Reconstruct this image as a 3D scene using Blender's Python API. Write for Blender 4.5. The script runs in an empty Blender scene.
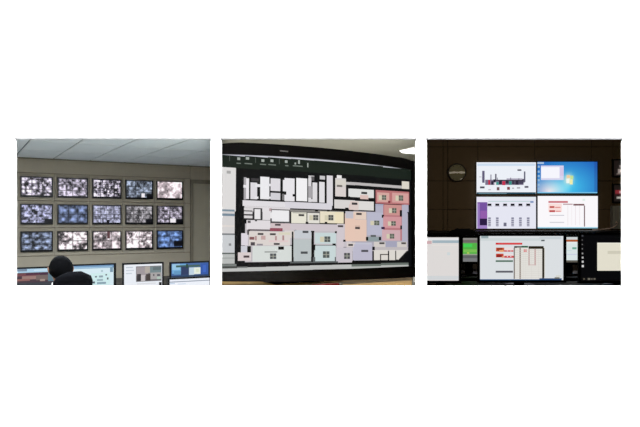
import bpy, bmesh, math, random
from mathutils import Vector, Matrix

C = bpy.context.scene.collection
S = bpy.context.scene
random.seed(7)

# ------------------------------------------------------------------ camera, light, exposure
CAM_Z = 1.15
cam_data = bpy.data.cameras.new('camera')
cam_data.sensor_width = 36.0
cam_data.lens = 36.0 * 604.0 / 640.0
cam_data.shift_y = 8.7 / 640.0
cam_data.clip_start = 0.01
cam = bpy.data.objects.new('camera', cam_data)
cam.location = (0, 0, CAM_Z)
cam.rotation_euler = (math.radians(90), 0, 0)
C.objects.link(cam)
S.camera = cam

w = bpy.data.worlds.new('world')
S.world = w
w.use_nodes = True
w.node_tree.nodes['Background'].inputs[0].default_value = (0.6, 0.65, 0.7, 1)
w.node_tree.nodes['Background'].inputs[1].default_value = 0.01

S.view_settings.view_transform = 'Standard'
S.view_settings.look = 'None'
S.view_settings.exposure = 0.0
S.view_settings.gamma = 1.0
S.view_settings.use_curve_mapping = False


def area(name, loc, target, sx, sy, power, col=(1, 1, 1)):
    d = bpy.data.lights.new(name, 'AREA')
    d.shape = 'RECTANGLE'
    d.size, d.size_y = sx, sy
    d.energy = power
    d.color = col
    o = bpy.data.objects.new(name, d)
    o.location = loc
    v = Vector(target) - Vector(loc)
    o.rotation_euler = v.to_track_quat('-Z', 'Y').to_euler()
    C.objects.link(o)
    return o


PSI = 0.54317                      # the first room stands turned by this angle
U1 = Vector((math.cos(PSI), math.sin(PSI), 0))
N1 = Vector((-math.sin(PSI), math.cos(PSI), 0))


def room1(u, n, z=0.0):
    """metres along / towards the monitor wall of the first room -> world"""
    p = U1 * u + N1 * n
    return Vector((p.x, p.y, z))


# white display wall: unseen strip light added close above, driving it to full white
area('wall_fill_light', (0, 0.95, 2.9), (0, 1.40, 1.0), 7.0, 0.1, 1100)
# first room: added fill lights under the ceiling, out of view, cool white
R1_CEIL = CAM_Z + 1.097
R1_FLOOR = -0.5
R1_WALL_N = 11.36
for uu, nn in ((-0.6, 7.2), (0.9, 7.2), (2.2, 7.2), (-0.2, 4.8), (1.2, 4.8)):
    p = room1(uu, nn, R1_CEIL - 0.05)
    area('ceiling_fill_light', p, (p.x, p.y, 0), 1.1, 0.55, 104, (0.84, 0.93, 1.0))
# second room: added soft fill light, hidden behind the monitor
area('booth_fill_light', (0.35, 6.8, 1.98), (0.35, 6.8, 0), 0.8, 0.8, 190, (1.0, 1.0, 0.97))
area('desk_fill_light', (0.12, 1.74, 2.08), (0.12, 1.76, 0), 0.16, 0.16, 5, (1.0, 0.95, 0.86))  # unseen fill added overhead to brighten the front of the desk
# third room: dim warm fill light, added out of view
area('dim_fill_light', (3.0, 6.6, 2.5), (3.0, 8.4, 0), 1.4, 0.5, 28, (1.0, 0.86, 0.66))


# ------------------------------------------------------------------ helpers
def lin(c):
    c = c / 255.0
    return c / 12.92 if c <= 0.04045 else ((c + 0.055) / 1.055) ** 2.4


def rgb(r, g, b):
    return (lin(r), lin(g), lin(b), 1.0)


def mat(name, col, rough=0.6, metal=0.0, grain=0.0, scale=40.0, bump=0.0, spec=0.5, emit=None, strength=1.0):
    m = bpy.data.materials.new(name)
    m.use_nodes = True
    nt = m.node_tree
    b = nt.nodes['Principled BSDF']
    b.inputs['Base Color'].default_value = col
    b.inputs['Roughness'].default_value = rough
    b.inputs['Metallic'].default_value = metal
    b.inputs['Specular IOR Level'].default_value = spec
    if emit:
        b.inputs['Emission Color'].default_value = emit
        b.inputs['Emission Strength'].default_value = strength
    if grain or bump:
        tc = nt.nodes.new('ShaderNodeTexCoord')
        nz = nt.nodes.new('ShaderNodeTexNoise')
        nz.inputs['Scale'].default_value = scale
        nz.inputs['Detail'].default_value = 4
        nt.links.new(tc.outputs['Object'], nz.inputs['Vector'])
        if grain:
            mx = nt.nodes.new('ShaderNodeMix')
            mx.data_type = 'RGBA'
            mx.inputs[6].default_value = tuple(c * (1 - grain) for c in col[:3]) + (1,)
            mx.inputs[7].default_value = tuple(min(1, c * (1 + grain)) for c in col[:3]) + (1,)
            nt.links.new(nz.outputs['Fac'], mx.inputs[0])
            nt.links.new(mx.outputs[2], b.inputs['Base Color'])
        if bump:
            bp = nt.nodes.new('ShaderNodeBump')
            bp.inputs['Strength'].default_value = bump
            bp.inputs['Distance'].default_value = 0.004
            nt.links.new(nz.outputs['Fac'], bp.inputs['Height'])
            nt.links.new(bp.outputs['Normal'], b.inputs['Normal'])
    return m


def screen_mat():
    m = bpy.data.materials.new('lit_screen')
    m.use_nodes = True
    nt = m.node_tree
    b = nt.nodes['Principled BSDF']
    b.inputs['Base Color'].default_value = (0.004, 0.004, 0.004, 1)
    b.inputs['Roughness'].default_value = 0.45
    b.inputs['Specular IOR Level'].default_value = 0.15
    at = nt.nodes.new('ShaderNodeAttribute')
    at.attribute_name = 'Col'
    nt.links.new(at.outputs['Color'], b.inputs['Emission Color'])
    b.inputs['Emission Strength'].default_value = 1.0
    return m


M = {}
M['white_wall'] = mat('white_wall_paint', (0.86, 0.86, 0.86, 1), 0.8, grain=0.01, scale=30)
M['gallery_floor'] = mat('dark_carpet', (0.06, 0.06, 0.065, 1), 0.95, grain=0.3, scale=200)
M['greige'] = mat('greige_panel', rgb(160, 149, 132), 0.7, grain=0.05, scale=6, bump=0.05)
M['greige_gap'] = mat('panel_joint', rgb(104, 96, 84), 0.9, grain=0.05)
M['tile'] = mat('ceiling_tile', rgb(214, 218, 218), 0.9, grain=0.05, scale=90, bump=0.2)
M['tile_grid'] = mat('ceiling_grid', rgb(84, 90, 94), 0.6, grain=0.03)
M['floor1'] = mat('pale_vinyl_floor', rgb(172, 177, 182), 0.5, grain=0.08, scale=5)
M['black'] = mat('black_plastic', rgb(9, 9, 11), 0.5, grain=0.15, scale=80, spec=0.15)
M['gloss_black'] = mat('gloss_black_plastic', rgb(7, 7, 9), 0.3, grain=0.1, scale=40, spec=0.18)
M['dark_grey'] = mat('dark_grey_plastic', rgb(46, 46, 50), 0.5, grain=0.1, scale=60)
M['steel'] = mat('brushed_steel', rgb(150, 152, 156), 0.35, 0.9, grain=0.05)
M['desk1'] = mat('grey_laminate', rgb(98, 96, 92), 0.5, grain=0.06, scale=12)
M['cabinet1'] = mat('dark_cabinet', rgb(74, 68, 62), 0.6, grain=0.06, scale=10)
M['mesh'] = mat('black_chair_fabric', rgb(10, 10, 13), 0.95, spec=0.05, grain=0.3, scale=220, bump=0.3)
M['hair'] = mat('black_hair', rgb(5, 5, 6), 0.95, spec=0.04, grain=0.5, scale=120, bump=0.5)
M['skin'] = mat('skin', rgb(118, 82, 60), 0.55, grain=0.05, scale=60)
M['shirt'] = mat('dark_shirt_cloth', rgb(40, 40, 48), 0.9, grain=0.15, scale=150)
M['collar'] = mat('white_cotton', rgb(225, 228, 232), 0.9, grain=0.03)
M['trousers'] = mat('dark_trousers_cloth', rgb(30, 31, 38), 0.9, grain=0.15, scale=150)
M['shoe'] = mat('black_leather', rgb(18, 17, 17), 0.4, grain=0.1)
M['olive_wall'] = mat('olive_grey_paint', rgb(168, 167, 159), 0.8, grain=0.03, scale=8)
M['floor2'] = mat('brown_carpet', rgb(126, 125, 120), 0.95, grain=0.2, scale=120)
M['tan'] = mat('tan_wood_veneer', rgb(232, 198, 142), 0.9, spec=0.05, grain=0.15, scale=14)
M['brown_wall'] = mat('dark_brown_panel', rgb(92, 76, 52), 0.75, grain=0.08, scale=7)
M['brown_gap'] = mat('dark_brown_joint', rgb(64, 53, 37), 0.9, grain=0.05)
M['dark_ceiling'] = mat('dark_ceiling_paint', rgb(60, 55, 48), 0.9, grain=0.05)
M['floor3'] = mat('dark_carpet_tile', rgb(56, 50, 44), 0.95, grain=0.2, scale=90)
M['desk3'] = mat('dark_desk_laminate', rgb(44, 38, 32), 0.55, grain=0.1, scale=12)
M['dial'] = mat('olive_clock_dial', rgb(126, 124, 94), 0.6, grain=0.05)
M['paper'] = mat('white_paper', rgb(236, 234, 228), 0.8, grain=0.02)
M['hands'] = mat('pale_clock_hand', (1, 1, 0.95, 1), 0.3, grain=0.01)
M['grey_metal'] = mat('grey_painted_metal', rgb(140, 142, 138), 0.5, grain=0.05)
M['cable'] = mat('pale_cable', rgb(225, 205, 198), 0.4, grain=0.03)
M['red'] = mat('red_plastic', rgb(140, 40, 36), 0.5, grain=0.05)
M['door'] = mat('grey_door_paint', rgb(156, 147, 130), 0.6, grain=0.04, scale=8)
M['casing'] = mat('door_casing_paint', rgb(124, 115, 100), 0.6, grain=0.04)
M['lamp_face'] = mat('lit_diffuser', (0.9, 0.9, 0.9, 1), 0.5, emit=(1, 1, 0.97, 1), strength=2.2, grain=0.01)
M['screen'] = screen_mat()


class MB:
    """collects faces, links them as one mesh object"""

    def __init__(self):
        self.v, self.f, self.c = [], [], []

    def quad(self, a, b, c, d, col=None):
        n = len(self.v)
        self.v += [tuple(a), tuple(b), tuple(c), tuple(d)]
        self.f.append((n, n + 1, n + 2, n + 3))
        self.c.append(col)
        return self

    def poly(self, pts, faces):
        n = len(self.v)
        self.v += [tuple(p) for p in pts]
        for f in faces:
            self.f.append(tuple(n + i for i in f))
            self.c.append(None)
        return self

    def box(self, x0, y0, z0, x1, y1, z1, bev=0.0):
        if not bev:
            P = [(x0, y0, z0), (x1, y0, z0), (x1, y1, z0), (x0, y1, z0), (x0, y0, z1), (x1, y0, z1), (x1, y1, z1), (x0, y1, z1)]
            return self.poly(P, [(0, 3, 2, 1), (4, 5, 6, 7), (0, 1, 5, 4), (1, 2, 6, 5), (2, 3, 7, 6), (3, 0, 4, 7)])
        bm = bmesh.new()
        bmesh.ops.create_cube(bm, size=1)
        for q in bm.verts:
            q.co = Vector(((x0 + x1) / 2 + q.co.x * (x1 - x0), (y0 + y1) / 2 + q.co.y * (y1 - y0), (z0 + z1) / 2 + q.co.z * (z1 - z0)))
        bmesh.ops.bevel(bm, geom=bm.edges[:], offset=bev, segments=2, affect='EDGES', profile=0.5)
        self.bm(bm)
        return self

    def bm(self, bm):
        n = len(self.v)
        bm.verts.ensure_lookup_table()
        bm.verts.index_update()
        self.v += [tuple(q.co) for q in bm.verts]
        for f in bm.faces:
            self.f.append(tuple(n + q.index for q in f.verts))
            self.c.append(None)
        bm.free()

    def prism(self, pts, z0, z1):
        """footprint polygon (counter-clockwise) raised from z0 to z1"""
        k = len(pts)
        P = [(x, y, z0) for x, y in pts] + [(x, y, z1) for x, y in pts]
        F = [tuple(range(k - 1, -1, -1)), tuple(range(k, 2 * k))]
        F += [(i, (i + 1) % k, k + (i + 1) % k, k + i) for i in range(k)]
        return self.poly(P, F)

    def plate(self, pts, y0, y1):
        """outline in x,z (counter-clockwise seen from -y) given thickness y0..y1"""
        k = len(pts)
        P = [(x, y0, z) for x, z in pts] + [(x, y1, z) for x, z in pts]
        F = [tuple(range(k)), tuple(range(2 * k - 1, k - 1, -1))]
        F += [((i + 1) % k, i, k + i, k + (i + 1) % k) for i in range(k)]
        return self.poly(P, F)

    def lathe(self, prof, n=24, axis='z', off=(0, 0, 0)):
        """profile of (radius, height)"""
        base = len(self.v)
        for r, h in prof:
            for i in range(n):
                a = 2 * math.pi * i / n
                x, y = r * math.cos(a), r * math.sin(a)
                p = (x, y, h) if axis == 'z' else ((x, -h, y) if axis == 'y' else (h, x, y))
                self.v.append((p[0] + off[0], p[1] + off[1], p[2] + off[2]))
        for j in range(len(prof) - 1):
            for i in range(n):
                a, b = base + j * n + i, base + j * n + (i + 1) % n
                self.f.append((a, b, b + n, a + n))
                self.c.append(None)
        self.f.append(tuple(base + i for i in range(n - 1, -1, -1)))
        self.f.append(tuple(base + (len(prof) - 1) * n + i for i in range(n)))
        self.c += [None, None]
        return self

    def tube(self, pts, r, n=10):
        pts = [Vector(p) for p in pts]
        base = len(self.v)
        rr = r if isinstance(r, (list, tuple)) else [r] * len(pts)
        for i, p in enumerate(pts):
            d = (pts[min(i + 1, len(pts) - 1)] - pts[max(i - 1, 0)]).normalized()
            s = d.cross(Vector((0, 0, 1)))
            if s.length < 1e-3:
                s = d.cross(Vector((0, 1, 0)))
            s.normalize()
            t = s.cross(d)
            for k in range(n):
                a = 2 * math.pi * k / n
                self.v.append(tuple(p + (s * math.cos(a) + t * math.sin(a)) * rr[i]))
        for i in range(len(pts) - 1):
            for k in range(n):
                a, b = base + i * n + k, base + i * n + (k + 1) % n
                self.f.append((a, b, b + n, a + n))
                self.c.append(None)
        self.f.append(tuple(base + k for k in range(n - 1, -1, -1)))
        self.f.append(tuple(base + (len(pts) - 1) * n + k for k in range(n)))
        self.c += [None, None]
        return self

    def mesh(self, name, material, smooth=False):
        me = bpy.data.meshes.new(name)
        me.from_pydata(self.v, [], self.f)
        if any(c is not None for c in self.c):
            at = me.color_attributes.new('Col', 'FLOAT_COLOR', 'CORNER')
            i = 0
            for f, c in zip(self.f, self.c):
                for _ in f:
                    at.data[i].color = c if c is not None else (0, 0, 0, 1)
                    i += 1
        me.materials.append(material)
        if smooth:
            for p in me.polygons:
                p.use_smooth = True
        me.update()
        return me

    def build(self, name, material, parent=None, smooth=False, loc=None, rot=None):
        return put(name, self.mesh(name, material, smooth), parent, loc, rot)


def put(name, me, parent=None, loc=None, rot=None):
    o = bpy.data.objects.new(name, me)
    C.objects.link(o)
    if parent:
        o.parent = parent
    if loc is not None:
        o.location = loc
    if rot is not None:
        o.rotation_euler = rot
    return o


def tag(o, label, cat, group=None):
    o['label'] = label
    o['category'] = cat
    if group:
        o['group'] = group
    return o


def thing(name, label, cat, loc=(0, 0, 0), rz=0.0, group=None):
    o = bpy.data.objects.new(name, None)
    o.empty_display_size = 0.1
    C.objects.link(o)
    o.location = loc
    o.rotation_euler = (0, 0, rz)
    return tag(o, label, cat, group)


def struct(name, mb, m, loc=None, rot=None):
    o = mb.build(name, m, None, False, loc, rot)
    o['kind'] = 'structure'
    return o


def screen_mesh(w, h, bg, art):
    """a lit display w x h, facing -y, its picture as flat coloured areas on the panel"""
    mb = MB()
    mb.quad((-w / 2, 0, -h / 2), (w / 2, 0, -h / 2), (w / 2, 0, h / 2), (-w / 2, 0, h / 2), rgb(*bg))
    for i, a in enumerate(art):               # tenths of a millimetre from the middle, then the colour
        x0, z0, x1, z1 = (q * 1e-4 for q in a[:4])
        x0, x1 = max(x0, -w / 2), min(x1, w / 2)
        z0, z1 = max(z0, -h / 2), min(z1, h / 2)
        if x1 <= x0 or z1 <= z0:
            continue
        y = -6e-6 * (i + 1)
        mb.quad((x0, y, z0), (x1, y, z0), (x1, y, z1), (x0, y, z1), rgb(*a[4:]))
    return mb


def frame_mb(w, h, l, r, t, b, y0, y1):
    """a bezel ring around an opening w x h centred on the origin, facing -y"""
    mb = MB()
    X0, X1, Z0, Z1 = -w / 2 - l, w / 2 + r, -h / 2 - b, h / 2 + t
    mb.box(X0, y0, Z0, X1, y1, -h / 2)
    mb.box(X0, y0, h / 2, X1, y1, Z1)
    mb.box(X0, y0, -h / 2, -w / 2, y1, h / 2)
    mb.box(w / 2, y0, -h / 2, X1, y1, h / 2)
    return mb

PLAN = [
  (-2701, -1415, -1238, -295, 190, 184, 189), (-1407, -1065, 993, -260, 194, 189, 194), (428, -1462, 992, -240, 199, 192, 199), (993, -1002, 3261, 184, 172, 168, 180), (539, -1100, 3256, -970, 190, 184, 186), (-1237, -1464, 465, -910, 92, 97, 98),
  (-2929, 379, -2868, 1306, 9, 10, 12), (-3512, 1301, -2239, 1664, 25, 34, 28), (-2239, 1334, -901, 1711, 25, 34, 28), (-901, 1331, 542, 1754, 25, 34, 28), (542, 1348, 1902, 1787, 25, 34, 28), (1901, 1324, 3405, 1779, 25, 34, 28),
  (-3514, 1652, -2717, 1695, 194, 196, 205), (-2717, 1676, -1980, 1720, 194, 196, 205), (-1980, 1695, -1211, 1740, 194, 196, 205), (-1211, 1705, -409, 1751, 194, 196, 205), (-409, 1712, 430, 1759, 194, 196, 205), (430, 1716, 1308, 1765, 194, 196, 205),
  (1308, 1708, 2227, 1757, 194, 196, 205), (2226, 1679, 3406, 1730, 194, 196, 205), (-2957, 1537, -2866, 1611, 165, 173, 167), (-2689, 1568, -2586, 1643, 165, 173, 167), (-2194, 1539, -2100, 1615, 165, 173, 167), (-1897, 1555, -1801, 1632, 165, 173, 167),
  (-1417, 1562, -1330, 1639, 165, 173, 167), (-1087, 1539, -1037, 1595, 165, 173, 167), (-967, 1565, -904, 1677, 165, 173, 167), (-649, 1479, -610, 1615, 165, 173, 167), (-2978, 1426, -2842, 1457, 113, 122, 115), (-2728, 1436, -2486, 1468, 113, 122, 115),
  (-2241, 1447, -2040, 1480, 113, 122, 115), (-1968, 1457, -1716, 1490, 113, 122, 115), (-1410, 1463, -1299, 1497, 113, 122, 115), (-1149, 1478, -809, 1512, 113, 122, 115), (-3201, 1485, -3184, 1642, 87, 94, 89), (-2391, 1490, -2374, 1651, 87, 94, 89),
  (-1616, 1507, -1597, 1672, 87, 94, 89), (-3512, 47, -2996, 1302, 221, 219, 218), (-3278, 1123, -3156, 1207, 168, 167, 166), (-3503, -1148, -3025, 100, 211, 209, 209), (-3508, 41, -3029, 96, 126, 145, 158), (-3507, -91, -3028, -22, 119, 138, 153),
  (-3504, -404, -3026, -352, 221, 215, 211), (-3500, -1131, -3022, -629, 201, 204, 207), (-3502, -632, -3024, -587, 121, 125, 128), (-3200, -940, -3126, -871, 133, 135, 137), (-3497, -1450, -3019, -1136, 184, 187, 185), (-3498, -1177, -3020, -1136, 94, 101, 98),
  (-3497, -1301, -3019, -1277, 149, 154, 152), (-3495, -1550, -2962, -1461, 118, 124, 121), (-3488, -1675, -2728, -1556, 189, 191, 189), (-2728, -1682, -1932, -1560, 189, 191, 189), (-2030, -1678, -1202, -1553, 189, 191, 189), (-1303, -1670, -441, -1543, 189, 191, 189),
  (-546, -1663, 353, -1533, 189, 191, 189), (243, -1661, 1182, -1528, 189, 191, 189), (972, -1595, 2130, -1523, 101, 110, 104), (972, -1669, 2129, -1595, 183, 186, 183), (2130, -1569, 3274, -1495, 101, 110, 104), (2129, -1645, 3273, -1569, 183, 186, 183),
  (-3390, -1584, -2947, -1522, 71, 74, 72), (-2947, -1580, -2619, -1539, 119, 122, 120), (-2750, 399, -2670, 1048, 168, 165, 169), (-2678, 420, -2586, 1024, 231, 229, 233), (-2762, 745, -2586, 826, 231, 229, 233), (-2540, 421, -2327, 910, 221, 218, 223),
  (-2386, 785, -2230, 871, 231, 229, 233), (-2403, 439, -2287, 504, 231, 229, 233), (-2522, 948, -2270, 1038, 60, 58, 61), (-2229, 436, -1933, 1099, 235, 234, 237), (-1973, 830, -1854, 903, 231, 229, 233), (-1991, 457, -1852, 522, 231, 229, 233),
  (-1894, 694, -1571, 1069, 221, 218, 223), (-1892, 428, -1570, 639, 209, 207, 213), (-1486, 700, -1243, 1043, 231, 229, 233), (-1386, 419, -1242, 703, 231, 229, 233), (-1509, 432, -1427, 622, 121, 119, 122), (-1432, 410, -1089, 1104, 231, 229, 233),
  (-1155, 557, -1064, 631, 9, 10, 12), (-1444, 599, -1371, 698, 9, 10, 12), (-1031, 427, -650, 1129, 241, 240, 242), (-607, 1092, -400, 1231, 200, 198, 200), (-508, 1076, -400, 1208, 90, 88, 90), (-465, 430, -296, 1023, 221, 219, 222),
  (-615, 412, -504, 1145, 217, 215, 218), (-615, 544, -478, 901, 168, 165, 169), (-615, 419, -295, 502, 217, 215, 218), (-204, 1133, -15, 1248, 199, 198, 201), (-226, 409, -28, 1056, 224, 222, 226), (48, 324, 271, 1272, 218, 215, 220),
  (361, 629, 763, 1211, 209, 205, 203), (420, 1208, 602, 1305, 234, 232, 232), (375, 970, 763, 1153, 214, 209, 200), (420, 929, 625, 995, 118, 113, 108), (763, 1017, 1112, 1107, 195, 192, 192), (920, 1023, 1334, 1114, 185, 181, 181),
  (1324, 1019, 1747, 1110, 185, 181, 181), (1737, 1014, 2169, 1107, 185, 181, 181), (2158, 1010, 2600, 1103, 185, 181, 181), (2589, 1005, 3040, 1100, 185, 181, 181), (3004, 998, 3317, 1255, 218, 213, 200), (361, 629, 762, 931, 217, 208, 206),
  (855, 647, 1111, 898, 220, 220, 221), (325, 247, 1110, 527, 216, 212, 210), (877, 217, 1110, 393, 220, 196, 190), (994, 407, 1111, 474, 59, 56, 58), (738, 191, 854, 269, 9, 10, 12), (-2785, 214, -1241, 380, 223, 220, 224),
  (-1410, 196, 239, 391, 215, 212, 219), (-2727, 60, -1241, 212, 218, 214, 217), (919, 633, 1848, 902, 221, 221, 219), (1352, 747, 1581, 819, 55, 55, 57), (1304, 581, 1629, 716, 219, 191, 185), (919, 222, 1846, 514, 220, 218, 215),
  (919, 212, 1246, 502, 219, 203, 198), (984, 385, 1199, 456, 59, 56, 58), (1920, 464, 3314, 905, 183, 115, 117), (1979, 519, 2476, 830, 211, 167, 159), (2592, 518, 3287, 847, 209, 158, 154), (2050, 583, 2167, 736, 208, 202, 177),
  (2177, 589, 2346, 751, 90, 96, 85), (2251, 589, 2271, 751, 162, 164, 153), (2177, 662, 2346, 678, 162, 164, 153), (2734, 582, 2862, 758, 208, 202, 177), (2873, 589, 3058, 774, 90, 96, 85), (2955, 589, 2975, 774, 162, 164, 153),
  (2873, 673, 3058, 690, 162, 164, 153), (2425, 500, 2516, 569, 119, 44, 54), (1909, 184, 2244, 445, 170, 170, 191), (2254, 201, 3076, 442, 199, 137, 133), (2458, 197, 2580, 360, 208, 202, 177), (2590, 202, 2768, 373, 90, 96, 85),
  (2669, 202, 2689, 373, 162, 164, 153), (2590, 279, 2768, 296, 162, 164, 153), (2911, 210, 3004, 301, 9, 10, 12), (3076, 217, 3285, 461, 173, 172, 190), (1578, -591, 2212, 167, 184, 184, 202), (1919, 173, 2239, 374, 177, 176, 194),
  (2996, -784, 3229, 452, 177, 176, 193), (2222, -754, 2996, 433, 183, 120, 126), (2264, 91, 2973, 434, 201, 145, 141), (2457, 162, 2580, 320, 208, 202, 177), (2590, 167, 2768, 334, 90, 96, 85), (2668, 167, 2689, 334, 162, 164, 153),
  (2590, 242, 2768, 258, 162, 164, 153), (2910, 56, 3003, 273, 9, 10, 12), (2164, -4, 2253, 96, 9, 10, 12), (2222, -332, 2970, 38, 207, 150, 155), (2413, -261, 2542, -119, 208, 202, 177), (2552, -258, 2739, -107, 90, 96, 85),
  (2635, -258, 2656, -107, 162, 164, 153), (2552, -191, 2739, -175, 162, 164, 153), (2142, -379, 2281, -306, 52, 27, 64), (2928, -375, 3000, -244, 9, 10, 12), (2171, -755, 2926, -402, 206, 170, 176), (2354, -691, 2479, -537, 208, 202, 177),
  (2489, -689, 2671, -527, 90, 96, 85), (2570, -689, 2590, -527, 162, 164, 153), (2489, -616, 2671, -600, 162, 164, 153), (1706, -258, 1849, -115, 208, 202, 177), (1858, -255, 2064, -103, 90, 96, 85), (1951, -255, 1971, -103, 162, 164, 153),
  (1858, -187, 2064, -171, 162, 164, 153), (895, -81, 1540, 167, 226, 205, 190), (1151, 62, 1364, 129, 67, 61, 62), (894, -786, 1553, -88, 227, 197, 181), (1080, -395, 1292, -325, 67, 61, 62), (917, -310, 1292, -287, 175, 151, 142),
  (715, -788, 1109, 99, 228, 197, 181), (738, -57, 1039, 176, 192, 189, 198), (1552, -791, 2062, -640, 143, 156, 159), (1711, -640, 1925, -576, 91, 95, 96), (1528, -761, 1615, -642, 9, 10, 12), (2042, -749, 2131, -637, 9, 10, 12),
  (1841, -970, 2308, -798, 209, 203, 199), (2061, -877, 2268, -813, 79, 76, 76), (2308, -969, 2786, -779, 164, 164, 185), (2786, -969, 3198, -793, 209, 203, 197), (2965, -874, 3162, -809, 84, 80, 79), (1840, -1399, 2406, -1068, 219, 215, 208),
  (2456, -1404, 2708, -1068, 219, 215, 208), (2748, -1386, 2835, -1069, 219, 215, 208), (2820, -1398, 2850, -1069, 219, 215, 208), (2846, -1376, 2877, -1069, 219, 215, 208), (2873, -1353, 2904, -1069, 219, 215, 208), (2899, -1331, 2930, -1069, 219, 215, 208),
  (2926, -1308, 2957, -1069, 219, 215, 208), (2953, -1285, 2984, -1069, 219, 215, 208), (2980, -1263, 3011, -1069, 219, 215, 208), (3007, -1240, 3037, -1069, 219, 215, 208), (3033, -1217, 3064, -1069, 219, 215, 208), (3060, -1194, 3091, -1069, 219, 215, 208),
  (3087, -1171, 3118, -1069, 219, 215, 208), (3114, -1149, 3145, -1069, 219, 215, 208), (3141, -1126, 3172, -1069, 219, 215, 208), (3168, -1103, 3199, -1069, 219, 215, 208), (2084, -1232, 2416, -1200, 68, 63, 60), (2083, -1399, 2128, -1199, 68, 63, 60),
  (1744, -1075, 1874, -960, 13, 13, 24), (1018, -1265, 1758, -825, 193, 193, 208), (1408, -1147, 1608, -1077, 70, 70, 77), (1018, -1392, 1757, -980, 191, 190, 207), (1384, -1153, 1608, -1082, 70, 70, 77), (-1245, 101, 670, 162, 136, 133, 130),
  (-1203, -251, -678, 90, 229, 226, 211), (-953, -34, -759, 29, 69, 68, 67), (-1162, 53, -700, 75, 147, 147, 141), (-648, -241, -216, 90, 225, 222, 213), (-578, -149, -451, 5, 208, 202, 177), (-442, -145, -260, 17, 80, 80, 79),
  (-360, -145, -343, 17, 162, 164, 153), (-442, -71, -260, -56, 162, 164, 153), (-657, 75, -203, 105, 90, 90, 89), (-199, -227, 669, 137, 230, 221, 198), (351, -221, 669, 134, 234, 222, 191), (-31, -140, 96, 20, 208, 202, 177),
  (105, -136, 288, 32, 80, 80, 79), (188, -136, 206, 32, 162, 164, 153), (105, -59, 288, -44, 162, 164, 153), (-708, -268, -614, -201, 9, 10, 12), (-28, -254, 65, -186, 9, 10, 12), (-1265, -265, -1203, -165, 9, 10, 12),
  (-378, 124, -269, 184, 9, 10, 12), (61, 137, 150, 198, 9, 10, 12), (217, 168, 1040, 218, 9, 10, 12), (725, 181, 854, 282, 9, 10, 12), (-1429, -473, 715, -270, 204, 195, 201), (419, -933, 678, -251, 208, 199, 205),
  (450, -344, 651, -282, 73, 66, 69), (396, -1286, 677, -913, 207, 198, 205), (-1428, -698, -1098, -478, 217, 209, 205), (-1057, -701, -476, -463, 198, 202, 208), (-817, -545, -614, -489, 76, 78, 82), (-1098, -512, -1028, -457, 9, 10, 12),
  (-1135, -1276, -506, -739, 186, 194, 192), (-1098, -807, -918, -755, 91, 94, 94), (-502, -1279, -416, -485, 9, 10, 12), (-592, -519, -399, -474, 9, 10, 12), (-381, -869, 387, -528, 198, 213, 214), (-199, -817, -50, -651, 208, 202, 177),
  (-41, -816, 172, -641, 83, 90, 88), (56, -816, 74, -641, 162, 164, 153), (-41, -736, 172, -721, 162, 164, 153), (342, -538, 414, -473, 9, 10, 12), (-398, -1282, 378, -934, 202, 215, 214), (-476, -1073, -355, -897, 9, 10, 12),
  (252, -914, 373, -861, 9, 10, 12), (659, -1075, 769, -971, 9, 10, 12), (650, -805, 742, -739, 9, 10, 12), (783, -971, 1107, -827, 214, 205, 203), (843, -936, 1019, -874, 74, 71, 71), (-370, -1411, 337, -928, 199, 214, 215),
  (-96, -1309, 142, -1105, 83, 90, 88), (10, -1309, 36, -1105, 162, 164, 153), (-96, -1218, 142, -1195, 162, 164, 153), (384, -1418, 1008, -985, 200, 194, 202), (683, -1350, 904, -1159, 80, 80, 83), (779, -1350, 807, -1159, 162, 164, 153),
  (683, -1266, 904, -1243, 162, 164, 153), (1057, -1403, 1770, -884, 187, 185, 203), (1339, -1132, 1611, -1061, 81, 81, 88), (-2772, -152, -2478, 167, 39, 37, 39), (-2743, 86, -2479, 164, 216, 213, 215), (-2742, -21, -2478, 57, 216, 213, 215),
  (-2741, -141, -2477, -63, 216, 213, 215), (-2451, -187, -2167, 163, 60, 58, 61), (-2412, -159, -2225, 134, 231, 229, 231), (-2155, -180, -1902, 187, 224, 220, 223), (-1942, 90, -1855, 170, 176, 152, 155), (-1870, -249, -1244, 152, 89, 87, 89),
  (-1854, -213, -1282, 122, 235, 234, 236), (-1910, -126, -1854, 54, 231, 229, 231), (-2664, -465, -1900, -190, 223, 218, 221), (-2630, -278, -2534, -207, 89, 86, 89), (-2400, -224, -2330, -167, 69, 67, 69), (-2610, -500, -1908, -457, 91, 82, 85),
  (-1892, -464, -1239, -264, 209, 192, 195), (-1749, -339, -1563, -284, 76, 67, 70), (-1916, -506, -1497, -412, 144, 75, 89), (-2828, -929, -2616, -577, 219, 213, 221), (-2640, -621, -2552, -480, 69, 65, 67), (-2585, -927, -1238, -517, 218, 210, 206),
  (-2308, -621, -2125, -564, 73, 69, 70), (-1915, -624, -1723, -566, 73, 69, 70), (-1786, -912, -1593, -854, 73, 69, 70), (-2397, -779, -2339, -654, 177, 143, 143), (-2202, -759, -2057, -641, 194, 163, 161), (-1747, -774, -1687, -648, 177, 143, 143),
  (-2570, -762, -2416, -680, 132, 88, 91), (-1627, -608, -1239, -535, 214, 209, 189), (-1505, -809, -1444, -627, 171, 134, 134), (-1946, -825, -1300, -774, 222, 200, 200), (-2531, -928, -2396, -833, 78, 71, 76), (-2338, -928, -2143, -878, 145, 139, 145),
  (-2834, -1139, -2637, -943, 203, 203, 212), (-2637, -1140, -2522, -950, 9, 10, 12), (-2472, -1402, -1192, -943, 213, 218, 215), (-2087, -1137, -1669, -1100, 148, 151, 149), (-1909, -1327, -1705, -1165, 81, 84, 88), (-1819, -1327, -1795, -1165, 162, 164, 153),
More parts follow.
